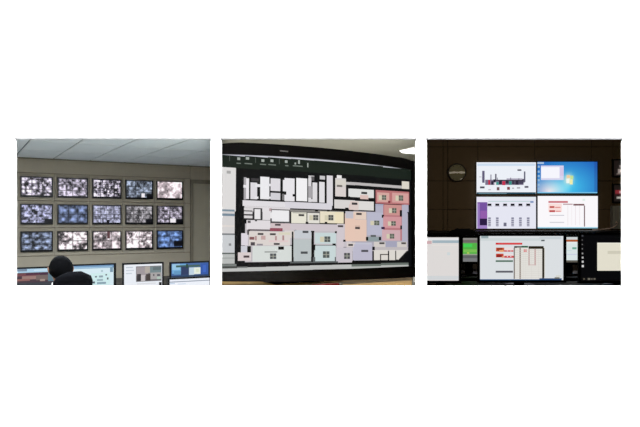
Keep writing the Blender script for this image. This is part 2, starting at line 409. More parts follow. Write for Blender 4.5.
  (-1909, -1257, -1705, -1235, 162, 164, 153), (-1640, -1052, -1451, -959, 9, 10, 12), (-2927, -1371, -2517, -1129, 216, 204, 204), (-2752, -1282, -2569, -1219, 75, 62, 66), (-1118, -1402, -523, -735, 186, 194, 195), (-879, -1180, -638, -1108, 76, 80, 82),
  (-1094, -713, -523, -468, 198, 202, 208), (-817, -545, -613, -478, 76, 78, 82), (-1186, -1426, -1130, -506, 9, 10, 12), (-510, -1434, -458, -733, 9, 10, 12),]
ROOM3 = {
 'chart': dict(c=(3.1761, 10.3, 0.7529), w=1.0147, h=0.5372, bg=(236, 240, 247),
  art=[
  (-4936, 2062, 4925, 2477, 205, 222, 240), (1915, 1232, 2579, 1481, 70, 70, 85), (-4106, -803, -3690, 1232, 95, 90, 120), (-2694, -844, -2528, 609, 110, 105, 130), (-1905, -429, -1656, 713, 95, 92, 110), (3015, -678, 3264, 1128, 90, 90, 112),
  (-3587, -1176, 2953, -284, 120, 112, 138), (-3898, -284, -3773, -14, 100, 96, 120), (-1573, -325, -1448, 69, 110, 106, 126), (47, -325, 2745, -55, 170, 164, 184), (669, -325, 835, 69, 130, 126, 146), (2081, -325, 2206, -14, 120, 116, 136),
  (2745, -761, 3161, -138, 96, 92, 112), (-3068, -1156, -2756, -325, 190, 40, 70), (-2549, -1156, -2237, -533, 30, 26, 50), (-2196, -740, -1822, -221, 28, 26, 44), (-2030, -1156, -1718, -740, 230, 228, 236), (-1718, -1176, -1303, -678, 60, 150, 140),
  (-1241, -1052, -742, -325, 40, 36, 56), (-680, -1218, -161, -533, 196, 48, 78), (-120, -948, 420, -388, 48, 44, 62), (462, -1176, 919, -533, 50, 140, 132), (981, -1052, 1458, -325, 60, 56, 74), (1541, -1135, 2123, -429, 44, 40, 60),
  (2164, -1010, 2953, -325, 70, 66, 88), (-1926, -471, 2953, -325, 40, 38, 50), (-4479, -1758, -3690, -1426, 80, 78, 92), (-1614, -2090, -1158, -1550, 110, 80, 85), (150, -2007, 628, -1509, 130, 70, 75), (981, -1841, 1334, -1633, 170, 168, 176),
  (1811, -1799, 2372, -1550, 165, 163, 172), (3119, -1675, 3784, -1343, 100, 98, 112), (-3068, -2090, -2611, -1882, 190, 188, 196), (-4625, 111, -4209, 277, 200, 200, 208), (-5040, -2920, 5029, -2422, 40, 78, 98), (-4728, -2754, 47, -2588, 120, 160, 175),]),
 'cols': dict(c=(3.1761, 10.3, 0.162), w=1.0147, h=0.5423, bg=(229, 230, 242),
  art=[
  (-4936, -2772, -3234, 1795, 118, 82, 160), (-4417, -1112, -3275, 342, 146, 92, 170), (-4625, -2150, -3275, -1008, 40, 24, 66), (-4936, -2772, -3234, -2150, 160, 130, 196), (-4936, -2357, -4521, 1587, 150, 120, 190), (-4936, 1795, -3068, 2584, 232, 228, 244),
  (-3068, 1878, 4406, 2003, 180, 205, 205), (4095, 1670, 4655, 2003, 130, 150, 190), (-3483, 2376, 4925, 2625, 226, 236, 240), (-3192, 1172, -2528, 1546, 16, 14, 24), (-1863, 1172, -1199, 1546, 16, 14, 24), (-535, 1172, 130, 1546, 16, 14, 24),
  (752, 1172, 1417, 1546, 16, 14, 24), (2081, 1172, 2745, 1546, 16, 14, 24), (3410, 1172, 4074, 1546, 16, 14, 24), (-3317, 1048, -2403, 1131, 180, 176, 196), (-1988, 1048, -1075, 1131, 180, 176, 196), (-659, 1048, 254, 1131, 180, 176, 196),
  (628, 1048, 1541, 1131, 180, 176, 196), (1957, 1048, 2870, 1131, 180, 176, 196), (3285, 1048, 4199, 1131, 180, 176, 196), (-3088, -2316, -2632, -800, 134, 134, 156), (-1760, -2316, -1303, -800, 134, 134, 156), (856, -2316, 1313, -800, 134, 134, 156),
  (2185, -2316, 2642, -800, 134, 134, 156), (3514, -2316, 3970, -800, 134, 134, 156), (-452, -2316, 47, -1693, 110, 110, 130), (-3088, -1195, -2632, -1112, 220, 220, 230), (-3088, -1527, -2632, -1444, 220, 220, 230), (-3088, -1859, -2632, -1776, 220, 220, 230),
  (-3088, -2150, -2632, -2067, 220, 220, 230), (-1760, -1195, -1303, -1112, 220, 220, 230), (-1760, -1527, -1303, -1444, 220, 220, 230), (-1760, -1859, -1303, -1776, 220, 220, 230), (-1760, -2150, -1303, -2067, 220, 220, 230), (856, -1195, 1313, -1112, 220, 220, 230),
  (856, -1527, 1313, -1444, 220, 220, 230), (856, -1859, 1313, -1776, 220, 220, 230), (856, -2150, 1313, -2067, 220, 220, 230), (2185, -1195, 2642, -1112, 220, 220, 230), (2185, -1527, 2642, -1444, 220, 220, 230), (2185, -1859, 2642, -1776, 220, 220, 230),
  (2185, -2150, 2642, -2067, 220, 220, 230), (3514, -1195, 3970, -1112, 220, 220, 230), (3514, -1527, 3970, -1444, 220, 220, 230), (3514, -1859, 3970, -1776, 220, 220, 230), (3514, -2150, 3970, -2067, 220, 220, 230),]),
 'desk': dict(c=(4.2172, 10.3, 0.7623), w=1.0232, h=0.5355, bg=(60, 160, 214),
  art=[
]),
 'form': dict(c=(4.224, 10.3, 0.1714), w=1.0266, h=0.5508, bg=(250, 248, 251),
  art=[
  (-3293, 1577, 29, 1909, 205, 120, 128), (-3293, 40, -1009, 1452, 250, 222, 218), (-3085, 705, -2255, 1037, 196, 90, 84), (-2151, 705, -1217, 912, 225, 150, 145), (-3127, -1, -2151, 331, 190, 80, 80), (-2047, 40, -1175, 248, 225, 150, 145),
  (-3085, -603, -594, -479, 190, 190, 200), (-3085, -1828, -594, -1662, 205, 205, 212), (-801, 1244, 860, 1452, 190, 160, 165), (963, 1120, 2832, 1410, 120, 84, 88), (2770, -2451, 2956, 1120, 120, 96, 100), (-12, -2243, 71, 1120, 228, 220, 222),
  (652, -2243, 714, 1120, 236, 228, 230), (1275, -2243, 1358, 1120, 228, 216, 220), (2001, -2243, 2084, 1120, 234, 226, 228), (-5161, -2825, 5116, -2555, 150, 205, 225), (2520, 1909, 2977, 2282, 225, 238, 232),]),
 'centre': dict(c=(1.2577, 3.77, -0.2235), w=0.5206, h=0.2746, bg=(219, 223, 226),
  art=[
  (-2614, 1076, 1467, 1243, 206, 214, 216), (1117, 1167, 2485, 1319, 200, 208, 212), (-2522, 1228, -2067, 1433, 150, 168, 172), (-1611, 833, 46, 954, 206, 40, 44), (-1459, 886, -15, 924, 226, 90, 90), (-1595, 407, -1079, 650, 206, 92, 64),
  (-1535, 483, -1193, 635, 150, 60, 40), (-1383, 377, -1117, 498, 236, 170, 120), (-1041, 483, -509, 650, 236, 220, 220), (-1079, 392, -509, 483, 206, 80, 80), (-911, 422, -851, 460, 236, 233, 239), (-699, 422, -638, 460, 236, 233, 239),
  (-1595, 42, -1117, 270, 196, 70, 54), (-1550, 57, -1231, 194, 140, 40, 36), (-1231, 12, -1094, 103, 230, 160, 120), (-1079, 12, -486, 141, 206, 80, 80), (-911, 65, -851, 118, 236, 233, 239), (-699, 65, -638, 118, 236, 233, 239),
  (-1079, 149, -509, 255, 236, 222, 222), (-1611, -246, -532, -140, 84, 112, 96), (-1611, -915, -532, -794, 96, 96, 104), (-456, -1326, 1467, 650, 226, 224, 218), (-456, 635, -281, 741, 30, 34, 32), (-281, 650, 0, 741, 80, 84, 80),
  (0, 650, 411, 757, 40, 92, 66), (441, 574, 1353, 741, 40, 34, 22), (1117, 574, 1383, 741, 40, 34, 22), (1292, -1303, 1399, 635, 52, 48, 40), (1307, -1227, 1428, 635, 52, 48, 40), (-471, -1303, -410, 635, 140, 130, 124),
  (-129, -1303, -38, 635, 150, 138, 130), (-486, -1303, -456, 635, 90, 84, 78), (426, -467, 517, 559, 196, 170, 166), (806, -467, 897, 559, 196, 160, 158), (517, -459, 836, -398, 210, 180, 178), (137, 377, 327, 544, 220, 130, 130),
  (-395, 464, 1292, 483, 206, 203, 198), (-395, 335, 1292, 354, 206, 203, 198), (-395, 206, 1292, 225, 206, 203, 198), (-395, 76, 1292, 95, 206, 203, 198), (-395, -53, 1292, -34, 206, 203, 198), (-395, -182, 1292, -163, 206, 203, 198),
  (-395, -311, 1292, -292, 206, 203, 198), (-395, -440, 1292, -421, 206, 203, 198), (-395, -569, 1292, -550, 206, 203, 198), (-395, -699, 1292, -680, 206, 203, 198), (-395, -828, 1292, -809, 206, 203, 198), (-395, -957, 1292, -938, 206, 203, 198),
  (-395, -1086, 1292, -1067, 206, 203, 198), (-395, -1215, 1292, -1196, 206, 203, 198), (-281, -1303, -266, 559, 212, 208, 203), (99, -1303, 114, 559, 212, 208, 203), (251, -1303, 266, 559, 212, 208, 203), (631, -1303, 646, 559, 212, 208, 203),
  (1049, -1303, 1064, 559, 212, 208, 203), (1163, -1303, 1178, 559, 212, 208, 203), (1231, 1045, 1443, 1137, 90, 96, 100), (-2598, -1432, 1467, -1326, 52, 92, 140), (1117, -1417, 2507, -1265, 38, 66, 110), (2143, -1204, 2462, -1075, 214, 214, 206),
  (2067, -1295, 2371, -1204, 110, 110, 104),]),
 'left': dict(c=(0.7609, 3.77, -0.2294), w=0.2085, h=0.2703, bg=(221, 217, 215),
  art=[
  (-595, 996, 1044, 1162, 160, 178, 188), (-1055, 941, -641, 1125, 204, 170, 174), (-1055, 1180, 1044, 1291, 226, 228, 230), (-641, 830, 1017, 876, 228, 222, 218), (-502, 444, 786, 462, 226, 218, 214), (-1055, -1306, 1044, -1057, 208, 212, 214),
  (326, 232, 510, 416, 205, 214, 216),]),
 'green': dict(c=(1.1439, 4.6, -0.2102), w=0.1127, h=0.1797, bg=(128, 128, 126),
  art=[
  (-634, 765, 624, 900, 140, 138, 134), (-634, 541, 624, 765, 110, 104, 100), (-578, -313, 512, 518, 84, 176, 70), (-499, 204, 152, 451, 70, 206, 84), (-522, -189, 512, 35, 120, 190, 84), (-241, -290, -73, -201, 190, 200, 90),
  (-634, -403, 624, -313, 150, 160, 140), (-634, -639, 624, -403, 96, 98, 100), (-634, -875, 624, -639, 120, 122, 124),]),
 'small': dict(c=(1.9108, 4.6, -0.2091), w=0.1081, h=0.1927, bg=(216, 228, 228),
  art=[
  (-545, 788, 475, 973, 206, 212, 212), (-545, 602, 502, 769, 176, 92, 52), (-499, 473, 428, 565, 230, 236, 236), (104, 28, 428, 185, 110, 170, 150), (-499, -102, 57, -47, 196, 216, 220), (-453, -399, 475, -325, 200, 206, 224),
  (-499, -1085, 540, -807, 92, 88, 80),]),
 'black': dict(c=(1.8866, 3.77, -0.2219), w=0.5212, h=0.284, bg=(9, 9, 11),
  art=[
  (-2535, 1318, -2429, 1440, 70, 72, 78), (-2527, 1074, -2468, 1138, 110, 110, 110), (-2527, 798, -2463, 867, 117, 117, 117), (-2527, 521, -2458, 596, 125, 125, 125), (-2527, 222, -2438, 318, 155, 155, 155), (-2527, -47, -2419, 70, 185, 185, 185),
  (-2527, -311, -2409, -183, 200, 200, 200), (-2527, -590, -2399, -451, 215, 215, 215), (-1562, -809, 185, 939, 226, 222, 205), (-916, 239, 185, 429, 206, 202, 184), (-1562, 878, 185, 939, 238, 236, 222), (-2436, -1372, -2337, -1280, 110, 104, 90),
  (-2155, -1387, -2003, -1265, 120, 116, 104), (-1957, -1372, -1851, -1280, 96, 92, 84), (-1790, -1372, -1669, -1273, 110, 106, 96),]),
}
ROOM1 = {
 'm1': dict(c=(0.7741, 6.85, -0.621), w=0.493, h=0.2882, bg=(60, 62, 70),
  art=[
  (-2465, 1032, 1680, 1425, 172, 206, 228), (-2465, 1180, -1455, 1486, 120, 138, 160), (-804, 1203, 713, 1306, 206, 228, 240), (-2465, 6, 2663, 1012, 70, 52, 62), (-2465, 693, -239, 980, 112, 66, 72), (-1916, 329, -616, 689, 150, 118, 112),
  (-616, 218, 521, 736, 112, 96, 92), (-1548, 805, 713, 960, 70, 36, 60), (521, 71, 1098, 979, 90, 120, 134), (-2374, 201, -1177, 405, 140, 96, 92), (-239, 112, 235, 319, 160, 140, 132), (-2465, -1862, 2663, 6, 54, 58, 66),]),
 'm2': dict(c=(1.275, 6.85, -0.6316), w=0.4257, h=0.3304, bg=(212, 232, 240),
  art=[
  (-2148, 1328, 2171, 1652, 112, 150, 190), (-2049, 1373, 1958, 1481, 160, 196, 220), (-231, -507, 1747, 797, 205, 232, 234), (180, 330, 387, 493, 90, 110, 120), (594, 306, 1011, 523, 140, 160, 170), (1273, 498, 1430, 662, 70, 80, 96),
  (1430, 54, 1588, 272, 60, 70, 84), (-77, -307, 180, -91, 70, 84, 96), (387, -69, 1011, 148, 150, 176, 186), (387, -403, 1325, -186, 130, 156, 170), (1747, 857, 2065, 1405, 120, 150, 170), (802, 899, 1011, 1117, 170, 196, 206),
  (-128, -841, 1958, -624, 190, 210, 215),]),
 'm3': dict(c=(1.8117, 6.85, -0.6517), w=0.4246, h=0.3579, bg=(232, 236, 243),
  art=[
  (-812, -168, 2066, 1563, 112, 108, 112), (-756, 465, 527, 1478, 158, 150, 154), (190, 777, 752, 1512, 176, 168, 160), (752, 737, 2066, 1476, 116, 134, 138), (1093, 1072, 2008, 1414, 96, 110, 114), (-701, -79, -257, 706, 52, 48, 52),
  (-257, -101, 190, 574, 196, 190, 192), (302, -74, 809, 661, 70, 62, 60), (809, 54, 2008, 793, 168, 164, 164), (1093, 406, 1263, 633, 90, 86, 90), (1549, 381, 1893, 609, 90, 92, 100), (1549, 36, 2008, 321, 176, 196, 184),
  (1778, -726, 2077, -314, 34, 32, 36), (-1906, 1420, -1142, 1532, 190, 200, 212), (-1906, 1084, -1032, 1196, 200, 208, 218), (-1906, 755, -1252, 866, 196, 206, 216), (-701, -460, 1434, -347, 214, 214, 220),]),
 'm4': dict(c=(2.3565, 6.85, -0.6248), w=0.4484, h=0.2931, bg=(70, 104, 160),
  art=[
  (-2160, 291, -496, 1394, 110, 170, 214), (-2160, 712, -1214, 1407, 150, 196, 224), (-1925, 183, -1095, 589, 96, 150, 190), (-1689, 1005, 1210, 1239, 66, 96, 88), (-1095, 85, -134, 1077, 44, 58, 96), (-496, 892, -254, 1360, 36, 70, 60),
  (-134, 49, 474, 930, 190, 210, 224), (474, 134, 1334, 925, 226, 234, 222), (719, 370, 1087, 724, 216, 224, 200), (1272, -22, 2205, 1380, 48, 86, 166), (1582, 333, 1955, 1165, 60, 100, 190), (-2219, -1348, 2205, 59, 40, 60, 90),]),
 'm5': dict(c=(2.1651, 6.3, -0.7179), w=0.4468, h=0.2199, bg=(236, 240, 248),
  art=[
  (-2288, 771, 2512, 879, 150, 158, 176), (-2180, 616, -1640, 722, 190, 206, 226), (-1313, 529, -434, 615, 200, 214, 232), (-2288, 997, 2512, 1051, 216, 222, 232),]),
}

# ------------------------------------------------------------------ the white display wall with its three openings
YW = 1.474
F = 604.0


def at_wall(px, py):
    return (px - 320) / F * YW, CAM_Z + (222.2 - py) / F * YW


OPEN = []
for x0, x1, y0, y1 in ((16.8, 210.6, 139.6, 285.9), (221.8, 415.4, 139.6, 285.9), (426.8, 621.2, 139.6, 285.9)):
    a, zt = at_wall(x0, y0)
    b, zb = at_wall(x1, y1)
    OPEN.append((a, b, zb, zt))
wall = MB()
CH = 0.0035
y_f, y_b = YW - 0.004, YW + 0.026


def sheet(y, grow, flip):
    xs = [-4.2]
    for a, b, zb, zt in OPEN:
        xs += [a - grow, b + grow]
    xs.append(4.2)
    zb, zt = OPEN[0][2] - grow, OPEN[0][3] + grow
    zs = [-0.55, zb, zt, 3.2]
    for i in range(len(xs) - 1):
        for j in range(3):
            if j == 1 and i % 2 == 1:
                continue
            q = [(xs[i], y, zs[j]), (xs[i + 1], y, zs[j]), (xs[i + 1], y, zs[j + 1]), (xs[i], y, zs[j + 1])]
            if flip:
                q.reverse()
            wall.quad(*q)


sheet(y_f, CH, False)
sheet(y_b, 0.016, True)
for a, b, zb, zt in OPEN:
    rings = []
    for y, g in ((y_f, CH), (YW, 0.0), (y_b, 0.016)):
        rings.append([(a - g, y, zb - g), (b + g, y, zb - g), (b + g, y, zt + g), (a - g, y, zt + g)])
    for r0, r1 in zip(rings, rings[1:]):
        for k in range(4):
            wall.quad(r0[k], r0[(k + 1) % 4], r1[(k + 1) % 4], r1[k])
struct('wall_front', wall, M['white_wall'])
fl = MB()
fl.box(-4.2, -2.5, -0.05, 4.2, y_f, 0)
struct('floor', fl, M['gallery_floor'])


def at(px, d):
    return (px - 320) / F * d


def z_at(py, d):
    return CAM_Z + (222.2 - py) / F * d


# partitions between the rooms
Y0 = y_b + 0.002
YP = 9.6
p1 = MB().prism([(at(212.5, Y0), Y0), (at(217.3, Y0), Y0), (at(217.3, YP), YP), (at(212.5, YP), YP)], -0.5, 2.9)
struct('wall_partition', p1, M['olive_wall'])
p2 = MB().prism([(at(416.8, Y0), Y0), (at(421.3, Y0), Y0), (at(421.3, YP), YP), (at(416.8, YP), YP)], 0, 2.9)
struct('wall_partition', p2, M['olive_wall'])

# ------------------------------------------------------------------ first room: the monitor wall
PITCH, ROWP, MW, MH = 0.576, 0.4654, 0.5044, 0.3523
UM = 1.188                                   # first column of monitors
ZM = CAM_Z + 0.6011                          # top row of monitors
NF = 11.294                                  # their front plane
NW = R1_WALL_N                               # wall plane
U_L, U_R = -0.5, 5.3


def flat(p):
    return (p.x, p.y)


cor = [flat(room1(U_L, NW + 0.1)), flat(room1(U_R, NW + 0.1))]
foot = [(-1.35, Y0), (at(212, Y0), Y0), (at(212, YP), YP), (-1.40, 9.75), cor[1], cor[0]]
struct('floor_sunken', MB().prism(foot, R1_FLOOR - 0.1, R1_FLOOR), M['floor1'])
ce = MB().prism(foot, R1_CEIL + 0.012, R1_CEIL + 0.1)
ceiling1 = struct('ceiling', ce, M['tile_grid'])
wb = MB().box(U_L, NW, R1_FLOOR, U_R, NW + 0.1, R1_CEIL + 0.1)
wall_back = struct('wall_back', wb, M['greige_gap'], (0, 0, 0), (0, 0, PSI))


def wall_between(name, a, b, z0, z1, m, t=0.06):
    d = (Vector(b) - Vector(a)).normalized()
    n = Vector((d.y, -d.x)) * t                # outwards, to the right of a->b
    pts = [a, (a[0] + n.x, a[1] + n.y), (b[0] + n.x, b[1] + n.y), b]
    return struct(name, MB().prism(pts, z0, z1), m)


wall_between('wall_left', flat(room1(U_L, NW)), (-1.35, Y0), R1_FLOOR, R1_CEIL + 0.1, M['greige'])
wall_between('wall_right', (-1.40, 9.75), flat(room1(U_R, NW)), R1_FLOOR, R1_CEIL + 0.1, M['greige'])
# joint rows measured on the cladding
rows = [(ZM - 1.638, ZM - 1.183), (ZM - 1.183, ZM - 0.698), (ZM - 0.698, ZM - 0.233), (ZM - 0.233, ZM + 0.241), (ZM + 0.241, R1_CEIL - 0.012)]
cols = [U_L] + [UM + PITCH * (k - 0.5) for k in range(-1, 6)] + [3.905]
G, GV = 0.0045, 0.002
cache = {}
for r, (z0, z1) in enumerate(rows):
    band = [U_L, 3.905] if r in (0, 4) else cols
    for a, b in zip(band, band[1:]):
        if b - a < 0.05:
            continue
        key = (round(b - a, 3), round(z1 - z0, 3))
        if key not in cache:
            cache[key] = MB().box(-(b - a) / 2 + GV, -0.014, -(z1 - z0) / 2 + G, (b - a) / 2 - GV, 0, (z1 - z0) / 2 - G, 0.004).mesh('panel', M['greige'])
        put('panel', cache[key], wall_back, ((a + b) / 2, NW, (z0 + z1) / 2))
# cladding above the door and beyond
z0, z1 = ZM + 0.225, R1_CEIL - 0.012
for a, b in ((3.905, 4.9), (4.9, U_R)):
    MB().box(a + G, NW - 0.014, z0 + G, b - G, NW, z1 - G, 0.004).build('panel', M['greige'], wall_back)
MB().box(4.9 + G, NW - 0.014, R1_FLOOR, U_R - G, NW, z0 - G, 0.004).build('panel', M['greige'], wall_back)
# ceiling trim
struct('trim_1', MB().box(U_L, NW - 0.03, R1_CEIL - 0.012, U_R, NW, R1_CEIL + 0.005), M['casing'], (0, 0, 0), (0, 0, PSI))
# dark skirting along the foot of the wall
struct('baseboard_back', MB().box(U_L, NW - 0.02, R1_FLOOR, 3.9, NW, R1_FLOOR + 0.63), M['cabinet1'], (0, 0, 0), (0, 0, PSI))
# door right of the monitors
dz = ZM + 0.225
dcase = MB().box(3.915, NW - 0.03, R1_FLOOR, 3.965, NW, dz, 0.004).box(4.845, NW - 0.03, R1_FLOOR, 4.895, NW, dz, 0.004).box(3.915, NW - 0.03, dz - 0.06, 4.895, NW, dz, 0.004)
door = struct('door_1', MB().box(3.972, NW - 0.008, R1_FLOOR + 0.01, 4.838, NW, dz - 0.068), M['door'], (0, 0, 0), (0, 0, PSI))
dcase.build('door_casing', M['casing'], door)
hd = MB().lathe([(0.026, 0), (0.026, 0.008), (0.01, 0.012), (0.01, 0.05)], 14, 'y', (4.77, NW - 0.008, R1_FLOOR + 1.0))
hd.box(4.65, NW - 0.066, R1_FLOOR + 0.99, 4.785, NW - 0.05, R1_FLOOR + 1.01, 0.004)
hd.build('door_handle', M['steel'], door, True)

# ceiling tiles: 0.6 across, 1.2 deep, recessed joints
U_G = UM + 0.335 * 0.8
tile_me = MB().box(-0.288, -0.575, 0, 0.288, 0.575, 0.014).mesh('tile', M['tile'])


def inside(p, poly):
    c = False
    for i in range(len(poly)):
        (x1, y1), (x2, y2) = poly[i], poly[i - 1]
        if (y1 > p.y) != (y2 > p.y) and p.x < (x2 - x1) * (p.y - y1) / (y2 - y1) + x1:
            c = not c
    return c




def clip(pts, a, b):
    """keep the part of a polygon left of the line a -> b, a little inside it"""
    d = (Vector(b) - Vector(a)).normalized()
    side = lambda p: d.x * (p[1] - a[1]) - d.y * (p[0] - a[0]) - 0.004
    out = []
    for i, p in enumerate(pts):
        q = pts[(i + 1) % len(pts)]
        s, r = side(p), side(q)
        if s >= 0:
            out.append(p)
        if s * r < 0:
            k = s / (s - r)
            out.append((p[0] + (q[0] - p[0]) * k, p[1] + (q[1] - p[1]) * k))
    return out


for j in range(6):
    for k in range(-5, 8):
        uc, nc = U_G + 0.6 * (k + 0.5), NW - 0.015 - 1.2 * (j + 0.5)
        p = room1(uc, nc)
        corners = [room1(uc + a, nc + b) for a, b in ((-0.288, -0.575), (0.288, -0.575), (0.288, 0.575), (-0.288, 0.575))]
        ins = [inside(c, foot) for c in corners]
        if all(ins):
            put('tile', tile_me, ceiling1, (p.x, p.y, R1_CEIL), (0, 0, PSI))
        elif any(ins):
            edge = (foot[1], foot[2]) if p.y < YP else (foot[3], foot[4])
            pts = clip([flat(c) for c in corners], *edge)
            pts = clip(pts, foot[5], foot[0])
            if len(pts) > 2:
                MB().prism(pts, R1_CEIL, R1_CEIL + 0.014).build('tile', M['tile'], ceiling1)


def cctv(seed, tiles, tint, lo, hi, contrast, scale=1.0, box=None, white=None, dark=None):
    """grid of camera pictures on one screen; colours of the picture itself"""
    R = random.Random(seed)
    nx, ny = tiles
    NX, NY = 39, 24
    gx, gy = int(16 * scale), int(10 * scale)
    g = [[R.random() for _ in range(gx + 2)] for _ in range(gy + 2)]
    g2 = [[R.random() for _ in range(gx * 2 + 2)] for _ in range(gy * 2 + 2)]
    tl = [[R.uniform(-0.12, 0.12) for _ in range(nx)] for _ in range(ny)]
    cells = []
    for j in range(NY):
        for i in range(NX):
            x, y = (i + 0.5) / NX, (j + 0.5) / NY
            a, b = x * gx, y * gy
            ia, ib = int(a), int(b)
            fa, fb = a - ia, b - ib
            v = (g[ib][ia] * (1 - fa) + g[ib][ia + 1] * fa) * (1 - fb) + (g[ib + 1][ia] * (1 - fa) + g[ib + 1][ia + 1] * fa) * fb
            v = 0.74 * v + 0.26 * g2[int(b * 2)][int(a * 2)]
            v = min(1, max(0, 0.54 + (v - 0.5) * contrast + tl[int(y * ny)][int(x * nx)]))
            tx, ty = x * nx % 1, y * ny % 1
            if seed in (22, 31, 35):             # a pale patch in the middle of each picture
                v = min(1, v * 0.72 + 0.55 * math.exp(-((tx - 0.5) ** 2 + (ty - 0.6) ** 2 * 1.4) / 0.055))
            if (tx < nx / NX and nx > 1) or (ty < ny / NY and ny > 1):
                v *= 0.45
            L = lo + (hi - lo) * v
            c = tuple(min(255, L * t) for t in tint)
            if white and white[0] < x < white[2] and white[1] < y < white[3]:
                c = (238, 234, 240)
            if dark and dark[0] < x < dark[2] and dark[1] < y < dark[3]:
                c = (92, 62, 66)
            if box and box[0] < x < box[2] and box[1] < y < box[3]:
                c = (8, 8, 16)
            cells.append((i / NX, j / NY, (i + 1) / NX, (j + 1) / NY, c))
    return cells


BL, BR, BT, BB = 0.014, 0.022, 0.013, 0.034
SW, SH = MW - BL - BR, MH - BT - BB
PUR, GRY, BLU, WRM = (1.0, 0.96, 1.06), (1.0, 0.98, 1.02), (0.84, 0.94, 1.16), (1.04, 0.97, 1.0)
LOOK = [
    [(11, (3, 3), PUR, 25, 262, 1.9, 0.9, None, None, None, 'stark black and white pictures'),
     (12, (4, 3), PUR, 30, 245, 1.7, 0.9, None, None, None, 'mottled grey pictures'),
     (13, (4, 4), PUR, 20, 262, 2.1, 1.15, None, None, None, 'speckled black and white pictures'),
     (14, (3, 3), (0.9, 0.97, 1.1), 35, 215, 1.5, 0.9, (0.8, 0.78, 1, 1), (0.58, 0.74, 0.72, 1), None, 'dull blue pictures'),
     (15, (1, 1), (1.05, 0.97, 1.0), 105, 300, 1.5, 0.6, None, None, None, 'one bright pinkish picture')],
    [(21, (3, 3), (0.94, 0.95, 1.14), 25, 240, 1.6, 1.0, (0.78, 0.78, 1, 1), None, None, 'violet pictures'),
     (22, (3, 2), (0.78, 0.88, 1.14), 20, 205, 1.4, 0.75, None, None, None, 'dark blue pictures'),
     (23, (4, 4), (0.96, 0.97, 1.12), 60, 245, 1.4, 1.1, (0.48, 0.85, 0.6, 1), None, None, 'pale lavender pictures'),
     (24, (4, 4), GRY, 45, 205, 1.5, 1.2, (0.76, 0.8, 1, 1), None, None, 'fine grey pictures'),
     (25, (4, 4), PUR, 40, 235, 1.6, 1.0, (0.76, 0.78, 1, 1), (0.5, 0.76, 0.74, 1), None, 'white and black corner tiles')],
    [(31, (3, 3), (0.84, 0.92, 1.1), 20, 225, 1.6, 0.95, None, None, None, 'three rows of steel blue pictures'),
     (32, (2, 2), WRM, 40, 350, 1.5, 0.75, None, None, None, 'mostly white pictures'),
     (33, (3, 2), WRM, 50, 275, 1.5, 0.7, None, None, (0.5, 0.0, 0.62, 0.4), 'white and brown pictures'),
     (34, (2, 2), WRM, 45, 310, 1.7, 0.85, None, None, None, 'white pictures with dark patches'),
     (35, (2, 3), (0.72, 0.92, 1.3), 45, 215, 1.5, 0.7, (0.66, 0.62, 1, 0.95), None, None, 'bright blue pictures')]]
case_me = frame_mb(SW, SH, BL, BR, BT, BB, -0.006, 0.03)
case_me.box(-SW / 2 - BL + 0.02, 0.03, -SH / 2 - BB + 0.03, SW / 2 + BR - 0.02, 0.05, SH / 2 + BT - 0.02)
case_me = case_me.mesh('casing', M['gloss_black'])
brk_me = MB().box(-0.08, 0.05, -0.08, 0.08, NW - 0.014 - NF - 0.001, 0.08).mesh('wall_bracket', M['dark_grey'])
ROWN = ['top', 'middle', 'bottom']
COLN = ['first from left', 'second from left', 'third from left', 'fourth from left', 'beside the door']
for r in range(3):
    for c in range(5):
        sd, tiles, tint, lo, hi, ct, sc, bx, wh, dk, words = LOOK[r][c]
        p = room1(UM + PITCH * c + (BL - BR) / 2, NF, ZM - ROWP * r + (BB - BT) / 2)
        t = thing('surveillance_monitor', f'black wall monitor, {ROWN[r]} row, {COLN[c]}, {words}', 'monitor', p, PSI, 'surveillance monitors on the panelled wall')
        put('casing', case_me, t)
        put('wall_bracket', brk_me, t)
        mb = MB()
        for x0, y0, x1, y1, col in cctv(sd, tiles, tint, lo, hi, ct, sc, bx, wh, dk):
            q = lambda x, y: (-SW / 2 + x * SW, 0, SH / 2 - y * SH)
            mb.quad(q(x0, y1), q(x1, y1), q(x1, y0), q(x0, y0), rgb(*col))
        mb.build('screen', M['screen'], t)


# ------------------------------------------------------------------ desk monitors
def desk_monitor(name, label, group, loc, rz, w, h, bez, bg, art, desk_z, mat_='black', depth=0.045, base_w=0.2):
    """loc is the centre of the lit panel; l, r, t, b bezel widths"""
    l, r, t, b = bez
    root = thing(name, label, 'monitor', (loc[0], loc[1], desk_z), rz, group)
    zc = loc[2] - desk_z
    cs = frame_mb(w, h, l, r, t, b, -0.006, 0.016)
    k = 0.22
    a0, a1, c0, c1 = -w / 2 - l, w / 2 + r, -h / 2 - b, h / 2 + t
    P = [(a0, 0.016, c0), (a1, 0.016, c0), (a1, 0.016, c1), (a0, 0.016, c1),
         (a0 * (1 - k), depth, c0 * (1 - k)), (a1 * (1 - k), depth, c0 * (1 - k)), (a1 * (1 - k), depth, c1 * (1 - k)), (a0 * (1 - k), depth, c1 * (1 - k))]
    cs.poly(P, [(0, 1, 2, 3), (7, 6, 5, 4), (0, 4, 5, 1), (1, 5, 6, 2), (2, 6, 7, 3), (3, 7, 4, 0)])
    cs.build('casing', M[mat_], root, False, (0, 0, zc))
    screen_mesh(w, h, bg, art).build('screen', M['screen'], root, False, (0, 0, zc))
    nk = MB().box(-0.03, depth - 0.005, 0.012, 0.03, depth + 0.02, zc, 0.004)
    nk.build('stand_neck', M[mat_], root)
    bs = MB().lathe([(base_w / 2, 0), (base_w / 2, 0.008), (base_w / 2 - 0.012, 0.014), (0.03, 0.016)], 28, 'z', (0, depth, 0))
    bs.build('stand_base', M[mat_], root, True)
    return root


